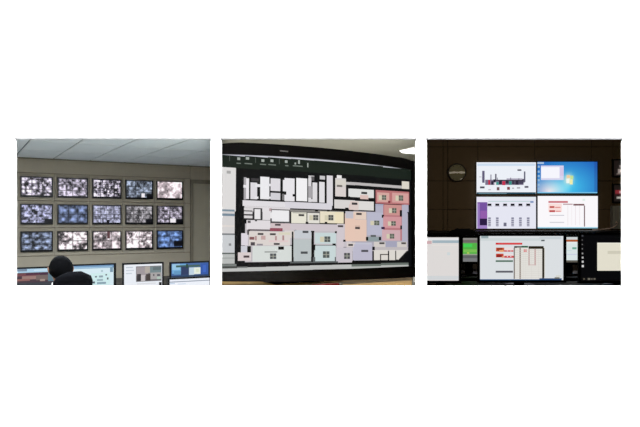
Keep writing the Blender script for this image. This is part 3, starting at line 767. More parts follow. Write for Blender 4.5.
R1_DESK = 0.25
LAB1 = {
    'm1': 'wide desk monitor left of the operator, dark reddish picture under a pale blue bar',
    'm2': 'black desk monitor behind the chair back, pale cyan screen with small specks',
    'm3': 'black desk monitor with white page and a grey room picture, middle of the desk',
    'm4': 'desk monitor with a blue desktop picture at the right end of the desk',
    'm5': 'nearer desk monitor with a plain white page, in front of the blue one'}
BEZ1 = {'m1': (0.012, 0.009, 0.016, 0.02), 'm2': (0.009, 0.026, 0.017, 0.02), 'm3': (0.018, 0.018, 0.019, 0.02),
        'm4': (0.02, 0.012, 0.018, 0.02), 'm5': (0.02, 0.006, 0.018, 0.018)}
for k, d in ROOM1.items():
    u, n, z = d['c']
    p = room1(u, n, CAM_Z + z)
    desk_monitor('desk_monitor', LAB1[k], 'monitors on the operator desk', p, PSI, d['w'], d['h'], BEZ1[k], d['bg'], d['art'], R1_DESK)
# operator desk: top, modesty panel, trestle legs
c0 = room1(1.45, 6.75, 0)
desk = thing('operator_desk', 'long grey laminate desk carrying the row of monitors below the monitor wall', 'desk', (c0.x, c0.y, R1_FLOOR), PSI)
hz_ = R1_DESK - R1_FLOOR
MB().prism([(-1.25, -0.62), (0.87, -0.62), (1.265, 0.42), (-1.25, 0.42)], hz_ - 0.03, hz_).build('desk_top', M['desk1'], desk)
MB().box(-1.2, 0.36, 0.25, 1.22, 0.38, hz_ - 0.03).build('modesty_panel', M['cabinet1'], desk)
for x in (-1.2, -0.1, 0.78):
    MB().box(x, -0.5, 0, x + 0.04, 0.35, hz_ - 0.03, 0.003).build('leg', M['dark_grey'], desk)

# ------------------------------------------------------------------ office chairs
def office_chair(label, loc, rz, seat_h, back_top, back_w, group=None, back_lift=0.0):
    """faces +y: the back of the chair is towards -y"""
    t = thing('office_chair', label, 'chair', loc, rz, group)
    bm = bmesh.new()
    bmesh.ops.create_cube(bm, size=1)
    for q in bm.verts:
        q.co = Vector((q.co.x * 0.48, 0.08 + q.co.y * 0.46, seat_h - 0.04 + q.co.z * 0.08))
    bmesh.ops.bevel(bm, geom=bm.edges[:], offset=0.034, segments=3, affect='EDGES', profile=0.6)
    mb = MB()
    mb.bm(bm)
    mb.build('seat', M['mesh'], t, True)
    # curved back with well rounded shoulders
    n, m = 18, 16
    z0, z1 = seat_h + 0.1, back_top
    mb = MB()
    for side in (0, 1):
        for j in range(m + 1):
            v = j / m
            z = z0 + (z1 - z0) * v
            r = 0.11
            ex = max(0.0, z - (z1 - r)) / r
            ex0 = max(0.0, (z0 + 0.06) - z) / 0.06
            hw = back_w / 2 - 0.115 * (1 - math.sqrt(max(0, 1 - ex ** 2))) - 0.06 * (1 - math.sqrt(max(0, 1 - ex0 ** 2))) - 0.02 * (1 - v)
            for i in range(n + 1):
                s = i / n * 2 - 1
                x = s * hw
                th = 0.028 * math.sqrt(max(0.02, 1 - s ** 4)) * math.sqrt(max(0.03, 1 - (2 * v - 1) ** 6))
                y = -0.16 - 0.06 * v + 0.32 * x * x + 0.03 * math.sin(v * 3.1)
                mb.v.append((x, y + (th if side else -th), z))
    W_ = n + 1
    o2 = (m + 1) * W_
    for j in range(m):
        for i in range(n):
            a = j * W_ + i
            mb.f.append((a, a + 1, a + W_ + 1, a + W_))
            mb.f.append((o2 + a + 1, o2 + a, o2 + a + W_, o2 + a + W_ + 1))
            mb.c += [None, None]
    for i in range(n):
        mb.f.append((i + 1, i, o2 + i, o2 + i + 1))
        a = m * W_ + i
        mb.f.append((a, a + 1, o2 + a + 1, o2 + a))
        mb.c += [None, None]
    for j in range(m):
        a = j * W_
        mb.f.append((a, a + W_, o2 + a + W_, o2 + a))
        a = j * W_ + n
        mb.f.append((a + W_, a, o2 + a, o2 + a + W_))
        mb.c += [None, None]
    mb.build('backrest', M['mesh'], t, True)
    MB().tube([(0, 0.0, seat_h - 0.09), (0, -0.2, seat_h - 0.06), (0, -0.225, seat_h + 0.08), (0, -0.23, seat_h + 0.3)], 0.02).build('back_bar', M['black'], t, True)
    for s in (-1, 1):
        a = MB().tube([(s * 0.2, 0.06, seat_h - 0.07), (s * 0.315, 0.05, seat_h - 0.05), (s * 0.32, 0.05, seat_h + 0.15)], 0.014)
        a.box(s * 0.32 - 0.03, -0.08, seat_h + 0.145, s * 0.32 + 0.03, 0.18, seat_h + 0.175, 0.01)
        a.build('armrest', M['black'], t, False)
    MB().lathe([(0.05, 0.09), (0.035, 0.12), (0.026, 0.13), (0.026, seat_h - 0.1), (0.09, seat_h - 0.09), (0.09, seat_h - 0.078)], 16).build('gas_column', M['dark_grey'], t, True)
    for k in range(5):
        a = k * 2 * math.pi / 5 + 0.3
        c, s = math.cos(a), math.sin(a)
        lg = MB().tube([(0.02 * c, 0.02 * s, 0.11), (0.16 * c, 0.16 * s, 0.095), (0.29 * c, 0.29 * s, 0.075)], [0.026, 0.022, 0.016]).build('leg', M['black'], t, True)
        MB().lathe([(0.012, -0.02), (0.028, -0.018), (0.028, 0.018), (0.012, 0.02)], 14, 'x', (0, 0, 0)).build('caster', M['dark_grey'], lg, True, (0.29 * c, 0.29 * s, 0.028), (0, 0, a + 1.57))
    return t


# operator and chair
CH_U, CH_N = 0.785, 5.50
pc = room1(CH_U, CH_N, R1_FLOOR)
office_chair('black fabric office chair with rounded back, behind the seated operator', pc, PSI + 0.25, 0.48, 1.245, 0.34)


# ------------------------------------------------------------------ a person: one skinned surface
def skin_obj(name, joints, bones, material, parent, level=2, root=0):
    me = bpy.data.meshes.new(name)
    me.from_pydata([j[:3] for j in joints], bones, [])
    o = bpy.data.objects.new(name, me)
    C.objects.link(o)
    o.parent = parent
    sk = o.modifiers.new('skin', 'SKIN')
    sk.use_smooth_shade = True
    if not me.skin_vertices:
        bpy.context.view_layer.objects.active = o
    lay = me.skin_vertices[0].data
    for i, j in enumerate(joints):
        r = j[3]
        lay[i].radius = (r, r) if not isinstance(r, tuple) else r
        lay[i].use_root = (i == root)
    sb = o.modifiers.new('smooth', 'SUBSURF')
    sb.levels = sb.render_levels = level
    me.materials.append(material)
    return o


def blob(rx, ry, rz, n=20, m=14, warp=None):
    mb = MB()
    for j in range(m + 1):
        b = -math.pi / 2 + math.pi * j / m
        for i in range(n):
            a = 2 * math.pi * i / n
            p = Vector((math.cos(a) * math.cos(b), math.sin(a) * math.cos(b), math.sin(b)))
            q = Vector((p.x * rx, p.y * ry, p.z * rz))
            if warp:
                q = warp(p, q)
            mb.v.append(tuple(q))
    for j in range(m):
        for i in range(n):
            a, b_ = j * n + i, j * n + (i + 1) % n
            mb.f.append((a, b_, b_ + n, a + n))
            mb.c.append(None)
    return mb


def operator():
    p = room1(0.815, 5.62, R1_FLOOR)
    t = thing('person', 'seated person seen from behind, short dark hair, dark shirt, white collar, facing desk monitors', 'person', p, PSI)
    hx = -0.022
    # pelvis, spine, neck, head; arms to the desk; legs under the desk. y+ is forward
    J = [(0.0, 0.06, 0.63, 0.13),          # 0 pelvis
         (0.0, 0.05, 0.75, 0.125), (0.0, 0.04, 0.88, 0.135), (0.0, 0.04, 0.985, 0.12),   # 1..3 spine
         (hx, 0.06, 1.075, 0.056), (hx, 0.075, 1.125, 0.054),                                # 4 neck base 5 neck
         (hx, 0.10, 1.185, 0.080), (hx, 0.095, 1.245, 0.086), (hx, 0.09, 1.29, 0.064),          # 6..8 head
         (-0.165, 0.05, 0.985, 0.062), (-0.23, 0.16, 0.80, 0.046), (-0.17, 0.40, 0.785, 0.034), (-0.15, 0.47, 0.775, 0.025),     # 9..12 left arm
         (0.165, 0.05, 0.985, 0.062), (0.23, 0.16, 0.80, 0.046), (0.19, 0.40, 0.785, 0.034), (0.17, 0.47, 0.775, 0.025),       # 13..16 right arm
         (-0.06, 0.12, 0.64, 0.095), (-0.10, 0.46, 0.62, 0.068), (-0.11, 0.50, 0.34, 0.055), (-0.11, 0.47, 0.10, 0.038), (-0.11, 0.56, 0.045, 0.04), (-0.12, 0.65, 0.035, 0.03),
         (0.08, 0.12, 0.64, 0.095), (0.13, 0.46, 0.62, 0.068), (0.13, 0.50, 0.34, 0.055), (0.13, 0.47, 0.10, 0.038), (0.13, 0.56, 0.045, 0.04), (0.14, 0.65, 0.035, 0.03)]
    B = [(0, 1), (1, 2), (2, 3), (3, 4), (4, 5), (5, 6), (6, 7), (7, 8), (3, 9), (9, 10), (10, 11), (11, 12), (3, 13), (13, 14), (14, 15), (15, 16),
         (0, 17), (17, 18), (18, 19), (19, 20), (20, 21), (21, 22), (0, 23), (23, 24), (24, 25), (25, 26), (26, 27), (27, 28)]
    # palms and fingers
    for s, w in ((-1, 12), (1, 16)):
        wx, wy, wz = J[w][:3]
        k = len(J)
        J.append((wx - s * 0.004, wy + 0.055, wz - 0.002, (0.036, 0.014)))
        B.append((w, k))
        for f, (dx, ln) in enumerate(((-0.03, 0.062), (-0.01, 0.074), (0.011, 0.07), (0.031, 0.054))):
            a = len(J)
            J.append((wx + dx, wy + 0.095, wz + 0.004, 0.0088))
            J.append((wx + dx * 1.15, wy + 0.095 + ln * 0.55, wz + 0.002, 0.0082))
            J.append((wx + dx * 1.2, wy + 0.095 + ln, wz - 0.016, 0.007))
            B += [(k, a), (a, a + 1), (a + 1, a + 2)]
        a = len(J)
        J.append((wx - s * 0.04, wy + 0.05, wz - 0.004, 0.011))
        J.append((wx - s * 0.058, wy + 0.085, wz - 0.012, 0.0088))
        B += [(w, a), (a, a + 1)]
    skin_obj('body', J, B, M['skin'], t)
    grow = lambda idx, e: [(J[i][0], J[i][1], J[i][2], J[i][3] + e) for i in idx]
    # shirt over trunk and upper sleeves
    idx = [0, 1, 2, 3, 9, 10, 11, 13, 14, 15]
    jj = grow(idx, 0.013)
    skin_obj('shirt', jj, [(0, 1), (1, 2), (2, 3), (3, 4), (4, 5), (5, 6), (3, 7), (7, 8), (8, 9)], M['shirt'], t)
    idx = [0, 17, 18, 19, 20, 23, 24, 25, 26]
    jj = grow(idx, 0.014)
    skin_obj('trousers', jj, [(0, 1), (1, 2), (2, 3), (3, 4), (0, 5), (5, 6), (6, 7), (7, 8)], M['trousers'], t)
    for s, x in ((-1, -0.115), (1, 0.13)):
        sh = blob(0.048, 0.14, 0.045, warp=lambda p_, q: Vector((q.x * (1 - 0.2 * p_.y), q.y, max(-0.036, q.z * (1.0 if p_.y < 0.1 else 0.8)))))
        sh.build('shoe', M['shoe'], t, True, (x, 0.56, 0.04))
    # collar ring
    cl = MB()
    ring = []
    for i in range(24):
        a = 2 * math.pi * i / 24
        ring.append((hx + 0.082 * math.cos(a), 0.065 + 0.075 * math.sin(a), 1.085 + 0.012 * math.cos(a * 2) - 0.012 * math.sin(a)))
    ring.append(ring[0])
    for z, g in ((0, 1.0),):
        for (x0, y0, z0), (x1, y1, z1) in zip(ring, ring[1:]):
            cl.quad((x0, y0, z0 - 0.022), (x1, y1, z1 - 0.022), (x1 * 0.93 + hx * 0.07, y1 * 0.93 + 0.005, z1 + 0.03), (x0 * 0.93 + hx * 0.07, y0 * 0.93 + 0.005, z0 + 0.03))
    co = cl.build('collar', M['collar'], t, True)
    so = co.modifiers.new('thickness', 'SOLIDIFY')
    so.thickness = 0.004
    # short hair: cap over crown, back and sides, open at the face, thick locks
    R = random.Random(5)
    lumps = [(R.uniform(-1, 1), R.uniform(-1, 1), R.uniform(-0.4, 1), R.uniform(0.3, 1)) for _ in range(40)]

    def hw(p_, q):
        k = 1.0
        for a, b, c, e in lumps:
            d = (p_.x - a) ** 2 + (p_.y - b) ** 2 + (p_.z - c) ** 2
            k += 0.09 * e * math.exp(-d / 0.06)
        q = q * k
        if p_.y > 0.55 and p_.z < 0.35:           # leave the face free
            q.y = min(q.y, 0.045)
        if p_.z < -0.35:                          # nape narrows to the neck
            f = 1 - 0.45 * min(1, (-0.35 - p_.z) / 0.6)
            q.x *= f
        return q
    hair = blob(0.098, 0.107, 0.118, 44, 30, hw)
    hair.build('hair', M['hair'], t, True, (hx, 0.085, 1.24))
    for s in (-1, 1):
        ear = blob(0.012, 0.02, 0.032, 12, 8)
        ear.build('ear', M['skin'], t, True, (hx + s * 0.094, 0.105, 1.23), (0.15, s * 0.25, s * 0.3))
    for s in (-1, 1):
        blob(0.012, 0.008, 0.009, 10, 8).build('eye', M['collar'], t, True, (hx + s * 0.031, 0.176, 1.235))
    blob(0.013, 0.02, 0.026, 10, 8).build('nose', M['skin'], t, True, (hx, 0.187, 1.207))
    blob(0.024, 0.008, 0.007, 12, 6).build('mouth', M['red'], t, True, (hx, 0.172, 1.167))


operator()

# ------------------------------------------------------------------ second room: booth with the plan monitor
F2, Z2 = 0.2, CAM_Z + 1.0
b_l = lambda y: at(217.3, y) + 0.004
b_r = lambda y: at(416.8, y) - 0.004
foot2 = [(b_l(Y0), Y0), (b_r(Y0), Y0), (b_r(YP), YP), (b_l(YP), YP)]
struct('floor_booth', MB().prism(foot2, 0.0, F2), M['floor2'])
struct('ceiling_booth', MB().prism(foot2, Z2, Z2 + 0.1), M['olive_wall'])
struct('wall_booth_back', MB().box(at(212, YP), YP + 0.002, 0, at(421.3, YP), YP + 0.1, 2.9), M['olive_wall'])
lp = [(1.09, 8.34), (1.168, 8.60), (1.375, 8.74), (1.248, 7.95)]
lc = Vector((sum(p[0] for p in lp) / 4, sum(p[1] for p in lp) / 4))
t = thing('ceiling_light', 'bright white ceiling light panel above the plan monitor, top right corner', 'ceiling light', (lc.x, lc.y, Z2))
rel = [(p[0] - lc.x, p[1] - lc.y) for p in lp][::-1]
rel = [rel[0], rel[1], rel[2], rel[3]]
area2 = sum(rel[i][0] * rel[(i + 1) % 4][1] - rel[(i + 1) % 4][0] * rel[i][1] for i in range(4))
if area2 < 0:
    rel.reverse()
MB().prism([(x * 0.98, y * 0.98) for x, y in rel], -0.012, 0).build('frame', M['paper'], t)
MB().prism([(x * 0.93, y * 0.93) for x, y in rel], -0.016, -0.0125).build('diffuser', M['lamp_face'], t)

DZ2 = CAM_Z - 0.196
dk = thing('booth_desk', 'tan wood desk under the big plan monitor', 'desk', (0, 1.62, F2))
g = 0.012
MB().prism([(b_l(1.62) + g, 0), (b_r(1.62) - g, 0), (b_r(2.5) - g, 0.88), (b_l(2.5) + g, 0.88)], DZ2 - F2 - 0.03, DZ2 - F2).build('desk_top', M['tan'], dk)
for x, y in ((-0.23, 0.06), (0.2, 0.06), (-0.36, 0.82), (0.33, 0.82)):
    MB().box(x, y, 0, x + 0.03, y + 0.03, DZ2 - F2 - 0.03, 0.003).build('leg', M['tan'], dk)
# plan monitor: measured pose
PX, PY, PZ = 0.0166, 1.8853, CAM_Z + 0.0198
yaw, pit, rol = 0.528, -0.0363, 0.0217
root = thing('plan_monitor', 'big black monitor showing a coloured building floor plan', 'monitor', (PX, PY, DZ2), yaw)
Rot = Matrix.Rotation(pit, 3, 'X') @ Matrix.Rotation(rol, 3, 'Y')
eul = Rot.to_euler()
cz = PZ - DZ2
SC_L, SC_R, SC_T, SC_B = -0.3448, 0.3405, 0.1655, -0.1672
bow_t = lambda u: 0.010 * (1 - (u / 0.345) ** 2)
bow_b = lambda u: 0.006 * max(-1.2, (u - 0.05) / 0.3) if u > 0.05 else 0.0
N_ = 24
OL, OR, OT, OB = -0.347, 0.3495, 0.2005, -0.194
us = [OL + (OR - OL) * i / N_ for i in range(N_ + 1)]
cs = MB()
# bezel: bowed strips above and below, straight cheeks
for a, b in zip(us, us[1:]):
    for lo, hi in ((lambda u: SC_T + bow_t(u), lambda u: OT + bow_t(u) - 0.006 * max(0, (abs(u) - 0.30) / 0.05)), (lambda u: OB - 0.007 * (1 - (u / 0.35) ** 2) - 0.004 * max(0, u / 0.35), lambda u: SC_B + bow_b(u))):
        cs.plate([(a, lo(a)), (b, lo(b)), (b, hi(b)), (a, hi(a))], -0.010, 0.02)
cs.plate([(OL, SC_B), (SC_L, SC_B), (SC_L, SC_T + 0.002), (OL, SC_T + 0.002)], -0.010, 0.02)
cs.plate([(SC_R, SC_B - 0.006), (OR, SC_B - 0.006), (OR, SC_T), (SC_R, SC_T)], -0.010, 0.02)
cs.build('bezel', M['gloss_black'], root, False, (0, 0, cz), eul)
bk = MB()
bk.box(-0.30, 0.02, -0.16, 0.30, 0.05, 0.17, 0.012)
bk.build('back_shell', M['black'], root, False, (0, 0, cz), eul)
art_bg = MB()
for a, b in zip(us, us[1:]):
    a, b = max(a, SC_L), min(b, SC_R)
    art_bg.quad((a, 0, SC_B + bow_b(a) - 0.001), (b, 0, SC_B + bow_b(b) - 0.001), (b, 0, SC_T + bow_t(b) + 0.001), (a, 0, SC_T + bow_t(a) + 0.001), rgb(9, 11, 14))
pic = screen_mesh(0.69, 0.37, (9, 11, 14), PLAN)
n0 = len(art_bg.v)
art_bg.v += pic.v[4:]
art_bg.f += [tuple(i - 4 + n0 for i in f) for f in pic.f[1:]]
art_bg.c += pic.c[1:]
art_bg.build('screen', M['screen'], root, False, (0, 0, cz), eul)
MB().box(-0.014, -0.0108, 0.191, 0.014, -0.0101, 0.1945).build('maker_badge', M['steel'], root, False, (-0.15, 0, cz), eul)
MB().box(-0.04, 0.06, 0.015, 0.04, 0.1, cz, 0.005).build('stand_neck', M['black'], root)
MB().box(-0.13, 0.1, 0, 0.13, 0.26, 0.014, 0.005).build('stand_base', M['black'], root)
# bits on the desk edge below the monitor
o = MB().plate([(-0.03, -0.011), (0.03, -0.011), (0.03, 0.011), (-0.03, 0.011)], -0.0006, 0).build('paper_note', M['paper'], None, False, (0.065, 1.80, DZ2 + 0.0008), (math.radians(-90), 0, 0.3))
tag(o, 'small white paper slip on the tan desk below the plan monitor', 'paper')
pen = thing('pen', 'dark red pen lying on the tan desk below the plan monitor', 'pen', (0.022, 1.83, DZ2 + 0.0052), 0.5)
MB().tube([(-0.05, 0, 0), (0.04, 0, 0)], 0.005).build('barrel', M['red'], pen, True)
MB().tube([(0.04, 0, 0), (0.055, 0, 0)], [0.005, 0.0012]).build('tip', M['steel'], pen, True)

# ------------------------------------------------------------------ third room: dark room with the video wall
YB = 10.42
C3 = 2.95
foot3 = [(at(421.5, Y0), Y0), (1.2, Y0), (5.95, YB), (at(421.5, YP), YB), (at(421.5, YP), YP)]
struct('floor_dark', MB().prism(foot3, -0.1, 0), M['floor3'])
struct('ceiling_dark', MB().prism(foot3, C3, C3 + 0.1), M['dark_ceiling'])
wb3 = struct('wall_video', MB().box(1.45, YB, 0, 6.0, YB + 0.1, C3), M['brown_gap'])
wall_between('wall_dark_right', (1.2, Y0), (5.95, YB), 0, C3, M['brown_wall'])
# panelling of the brown wall
xs = [1.62, 2.12, 2.20, 2.72, 3.70, 4.68, 5.05, 5.9]
zs = [0.0, 0.62, z_at(209.5, YB), z_at(181, YB), 2.45, C3]
cache3 = {}
for i, (a, b) in enumerate(zip(xs, xs[1:])):
    for c, d in zip(zs, zs[1:]):
        key = (round(b - a, 3), round(d - c, 3))
        if key not in cache3:
            cache3[key] = MB().box(-(b - a) / 2 + 0.005, -0.014, -(d - c) / 2 + 0.005, (b - a) / 2 - 0.005, 0, (d - c) / 2 - 0.005, 0.004).mesh('panel', M['brown_wall'])
        put('panel', cache3[key], wb3, ((a + b) / 2, YB, (c + d) / 2))


def blue_desktop(w, h):
    """blue desktop: brighter cyan lower middle, a white window, a small glowing flag"""
    NX, NY = 40, 24
    mb = MB()
    for j in range(NY):
        for i in range(NX):
            x, y = (i + 0.5) / NX, (j + 0.5) / NY
            d = math.hypot((x - 0.5) * 1.1, (y - 0.8) * 0.75)
            k = max(0, 1 - d / 0.75)
            c = [36 + 34 * k, 104 + 96 * k, 190 + 50 * k]
            e = max(0, 1 - math.hypot((x - 0.2) * 1.3, (y - 0.95) * 0.9) / 0.5)
            c = [c[0] + 185 * e, c[1] + 75 * e, c[2] + 18 * e]
            f_ = math.exp(-((x - 0.52) ** 2 / 0.006 + (y - 0.56) ** 2 / 0.03))
            c = [c[0] + (232 - c[0]) * f_, c[1] + (240 - c[1]) * f_, c[2] + (220 - c[2]) * f_]
            if x > 0.955:
                c = [c[0] * 0.72 + 10, c[1] * 0.85, c[2] * 0.9]
            x0, x1 = -w / 2 + i * w / NX, -w / 2 + (i + 1) * w / NX
            z1, z0 = h / 2 - j * h / NY, h / 2 - (j + 1) * h / NY
            mb.quad((x0, 0, z0), (x1, 0, z0), (x1, 0, z1), (x0, 0, z1), rgb(*[min(255, q) for q in c]))
    y = -2e-5

    def r(x0, y0, x1, y1, col, lift=1):
        yy = y * lift
        p = lambda a, b: (-w / 2 + a * w, yy, h / 2 - b * h)
        mb.quad(p(x0, y1), p(x1, y1), p(x1, y0), p(x0, y0), rgb(*col))
    r(0.06, 0.12, 0.44, 0.58, (216, 214, 238))
    r(0.065, 0.17, 0.37, 0.52, (246, 246, 253), 2)
    r(0.38, 0.17, 0.435, 0.45, (214, 200, 232), 2)
    r(0.0, 0.01, 0.11, 0.07, (170, 196, 222), 1)
    for q in (0.12, 0.28, 0.42, 0.55, 0.7, 0.83):
        r(0.008, q, 0.04, q + 0.07, (150, 186, 214), 1)
    # four-part waving flag, soft
    r(0.49, 0.42, 0.545, 0.52, (238, 206, 160), 3)
    r(0.55, 0.44, 0.60, 0.55, (196, 226, 150), 3)
    r(0.485, 0.54, 0.535, 0.68, (240, 246, 240), 3)
    r(0.54, 0.56, 0.59, 0.72, (240, 236, 170), 3)
    r(0.0, 0.965, 1.0, 1.0, (120, 196, 232), 1)
    return mb


LAB3 = {
    'chart': 'upper left video wall panel with a white page and a jagged bar chart',
    'desk': 'upper right video wall panel with a bright blue desktop',
    'cols': 'lower left video wall panel with a violet sidebar and six columns',
    'form': 'lower right video wall panel with a white page and faint red lines'}
for k in ('chart', 'desk', 'cols', 'form'):
    d = ROOM3[k]
    x, y, z = d['c']
    wd, hg = d['w'], d['h']
    t = thing('video_wall_display', LAB3[k], 'display', (x, y, CAM_Z + z), 0, 'four displays of the video wall')
    bz = (0.008, 0.008, 0.012, 0.012)
    fr = frame_mb(wd, hg, *bz, -0.004, 0.03)
    fr.box(-wd / 2 + 0.03, 0.03, -hg / 2 + 0.03, wd / 2 - 0.03, 0.07, hg / 2 - 0.03)
    fr.build('casing', M['gloss_black'], t)
    MB().box(-0.12, 0.07, -0.1, 0.12, YB - 0.014 - y + 0.001, 0.1).build('wall_bracket', M['dark_grey'], t)
    sm = blue_desktop(wd, hg) if k == 'desk' else screen_mesh(wd, hg, d['bg'], d['art'])
    sm.build('screen', M['screen'], t)

# clock
cx_, cz_ = at(457.2, 10.36), z_at(172.5, 10.36)
ck = thing('wall_clock', 'round olive wall clock with pale hands on the dark brown wall', 'clock', (cx_, YB - 0.014, cz_))
R_ = 0.152
MB().lathe([(R_ + 0.006, 0.0), (R_ + 0.008, 0.03), (R_ - 0.004, 0.042), (R_ - 0.012, 0.042), (R_ - 0.012, 0.03), (0.0001, 0.03)], 40, 'y').build('case', M['dark_ceiling'], ck, True)
MB().lathe([(R_ - 0.012, 0.031), (0.0001, 0.0325)], 40, 'y').build('dial', M['dial'], ck)
for i in range(12):
    a = i * math.pi / 6
    m_ = MB().box(-0.004, -0.0345, R_ - 0.036, 0.004, -0.0327, R_ - 0.018)
    m_.build('hour_mark', M['dark_ceiling'], ck, False, None, (0, a, 0))
MB().plate([(0, -0.01), (0.07, -0.019), (0.138, -0.014), (0.138, 0.014), (0.07, 0.022), (0, 0.01)], -0.038, -0.036).build('minute_hand', M['hands'], ck)
MB().plate([(0, 0.01), (-0.04, 0.02), (-0.14, 0.013), (-0.14, -0.022), (-0.10, -0.018), (-0.04, -0.013), (0, -0.01)], -0.041, -0.039).build('hour_hand', M['hands'], ck)
MB().box(0.05, -0.0345, -0.122, 0.098, -0.033, -0.098).build('date_window', M['hands'], ck)
MB().lathe([(0.018, 0.036), (0.018, 0.044)], 16, 'y').build('hub', M['hands'], ck)

# two small wall monitors at the right end
for px0, py0, py1, lab, cells in (
        (610.5, 159.5, 177.5, 'upper small dark wall monitor with a grey picture, right of the video wall', [(40, 30, 70, 45, (120, 110, 108)), (55, 45, 110, 68, (70, 64, 60)), (30, 55, 100, 84, (146, 134, 128)), (45, 62, 64, 76, (206, 192, 184)), (76, 66, 96, 80, (190, 176, 168)), (60, 8, 110, 26, (92, 88, 84)), (20, 84, 110, 92, (110, 100, 96)), (110, 20, 190, 90, (84, 78, 76))]),
        (610.5, 184, 203, 'lower small dark wall monitor with red and grey bands, right of the video wall', [(10, 30, 190, 52, (130, 42, 48)), (40, 36, 90, 50, (190, 150, 150)), (10, 52, 190, 62, (60, 24, 28)), (20, 70, 190, 84, (150, 148, 140)), (30, 74, 90, 80, (186, 184, 176))])):
    x0, x1 = at(px0, YB), at(px0, YB) + 0.5
    za, zb = z_at(py0, YB), z_at(py1, YB)
    w3, h3 = x1 - x0, za - zb
    t = thing('small_wall_monitor', lab, 'monitor', ((x0 + x1) / 2, YB - 0.07, (za + zb) / 2), 0, 'small monitors right of the video wall')
    frame_mb(w3 - 0.05, h3 - 0.05, 0.025, 0.025, 0.025, 0.025, -0.006, 0.03).build('casing', M['black'], t)
    MB().box(-0.08, 0.03, -0.06, 0.08, 0.0561, 0.06).build('wall_bracket', M['dark_grey'], t)
    sw, sh = w3 - 0.05, h3 - 0.05
    sm = MB().quad((-sw / 2, 0, -sh / 2), (sw / 2, 0, -sh / 2), (sw / 2, 0, sh / 2), (-sw / 2, 0, sh / 2), rgb(30, 24, 22))
    for i, (a, b, c, d, col) in enumerate(cells):
        y = -2e-5 * (i + 1)
        f1 = lambda q: -sw / 2 + min(200, q) / 200 * sw
        f2 = lambda q: sh / 2 - q / 100 * sh
        sm.quad((f1(a), y, f2(d)), (f1(c), y, f2(d)), (f1(c), y, f2(b)), (f1(a), y, f2(b)), rgb(*col))
    sm.build('screen', M['screen'], t)
# grey cabinet below them
gx0, gz0, gz1 = at(612.5, YB - 0.1), z_at(229, YB), z_at(206, YB)
cb = thing('wall_cabinet', 'grey metal wall cabinet below the small wall monitors', 'cabinet', (gx0 + 0.22, YB - 0.015, gz0))
MB().box(-0.22, -0.1, 0, 0.22, 0, gz1 - gz0, 0.006).build('body', M['grey_metal'], cb)
dr = MB().box(-0.2, -0.108, 0.02, 0.2, -0.1, gz1 - gz0 - 0.02, 0.003).build('door', M['grey_metal'], cb)
MB().box(0.14, -0.118, 0.16, 0.17, -0.108, 0.22, 0.003).build('latch', M['dark_grey'], dr)

# console under the video wall
cn = thing('console_bench', 'long black console bench under the video wall', 'console', (3.5, 9.85, 0))
ct = z_at(231, 9.6)
MB().box(-1.75, -0.3, ct - 0.04, 1.75, 0.42, ct, 0.006).build('bench_top', M['black'], cn)
MB().box(-1.7, -0.24, 0.06, 1.7, 0.4, ct - 0.04).build('body', M['desk3'], cn)
MB().box(-1.66, -0.2, 0.0, 1.66, 0.38, 0.06).build('plinth', M['black'], cn)
for i in range(6):
    dd = MB().box(-1.68 + i * 0.56 + 0.008, -0.256, 0.1, -1.68 + (i + 1) * 0.56 - 0.008, -0.24, ct - 0.06, 0.003).build('door', M['desk3'], cn)
    MB().box(-1.68 + i * 0.56 + 0.46, -0.27, ct - 0.22, -1.68 + i * 0.56 + 0.475, -0.256, ct - 0.12, 0.003).build('handle', M['steel'], dd)
# cable looping off the bottom of the video wall
zb = CAM_Z - 0.112
cab = []
for i, (px_, py_) in enumerate(((592, 229.9), (598, 229.6), (604, 229.2), (610, 228.4), (614.5, 226.6), (617, 224.6), (617.6, 222.6), (616.4, 221.8))):
    cab.append((at(px_, 10.27), 10.27, z_at(py_, 10.27)))
cab.append((at(615.6, 10.31), 10.31, z_at(223.0, 10.31)))
o = MB().tube(cab, 0.009, 8).build('cable', M['cable'], None, True)
tag(o, 'pale cable curling up at the lower right corner of the video wall', 'cable')

# chair in front of the console
office_chair('black office chair whose back shows behind the left desk monitors', (at(459.5, 8.75), 8.75, 0), 0.0, 0.47, z_at(228.3, 8.95), 0.42)

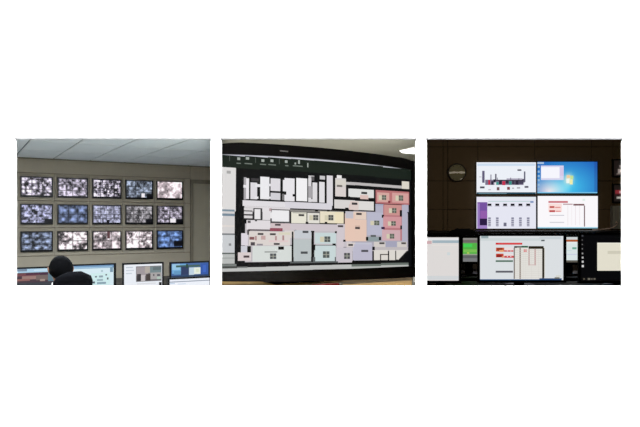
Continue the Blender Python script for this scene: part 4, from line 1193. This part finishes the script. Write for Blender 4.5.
# desks and monitors
D3 = CAM_Z - 0.405
dk3 = thing('monitor_desk', 'long dark desk carrying the large front monitors', 'desk', (1.36, 3.85, 0))
MB().prism([(at(421.3, 3.51) - 1.35, -0.34), (0.84, -0.34), (0.84, 0.3), (at(421.3, 4.15) - 1.35, 0.3)], D3 - 0.03, D3).build('desk_top', M['desk3'], dk3)
for x in (-0.62, 0.76):
    MB().box(x, -0.28, 0, x + 0.04, 0.26, D3 - 0.03, 0.003).build('leg', M['desk3'], dk3)
MB().box(-0.58, 0.2, 0.25, 0.76, 0.22, D3 - 0.03).build('modesty_panel', M['desk3'], dk3)
dk4 = thing('rear_desk', 'dark desk of the second row carrying two small monitors', 'desk', (1.62, 4.72, 0))
MB().box(-0.75, -0.32, D3 - 0.03, 0.75, 0.32, D3, 0.004).build('desk_top', M['desk3'], dk4)
for x in (-0.7, 0.66):
    MB().box(x, -0.28, 0, x + 0.04, 0.28, D3 - 0.03, 0.003).build('leg', M['desk3'], dk4)
MB().box(-0.66, 0.24, 0.25, 0.66, 0.26, D3 - 0.03).build('modesty_panel', M['desk3'], dk4)
LABM = {
    'centre': ('large black desk monitor with a white form, red heading and table, below the video wall', (0.012, 0.018, 0.014, 0.016)),
    'left': ('upright black desk monitor with a plain light grey page, left of the large form monitor', (0.016, 0.016, 0.016, 0.016)),
    'black': ('desk monitor with a black desktop, icon column and cream window', (0.012, 0.018, 0.014, 0.016)),
    'green': ('small rear monitor with a bright green band, between two front monitors', (0.014, 0.014, 0.014, 0.018)),
    'small': ('small rear monitor with an orange heading strip, left of the black desktop monitor', (0.014, 0.014, 0.014, 0.018))}
for k, (lab, bz) in LABM.items():
    d = ROOM3[k]
    x, y, z = d['c']
    desk_monitor('desk_monitor', lab, 'monitors on the dark room desks', (x, y, CAM_Z + z), 0, d['w'], d['h'], bz, d['bg'], d['art'], D3, 'gloss_black', 0.04, 0.16 if d['w'] < 0.3 else 0.2)
# a pale adapter on the rear desk
o = MB().box(-0.016, -0.012, 0, 0.016, 0.012, 0.014, 0.003).build('plug_adapter', M['paper'], None, False, (at(464.5, 4.45), 4.45, D3 + 0.001))
tag(o, 'tiny white adapter below the green banded monitor', 'adapter')
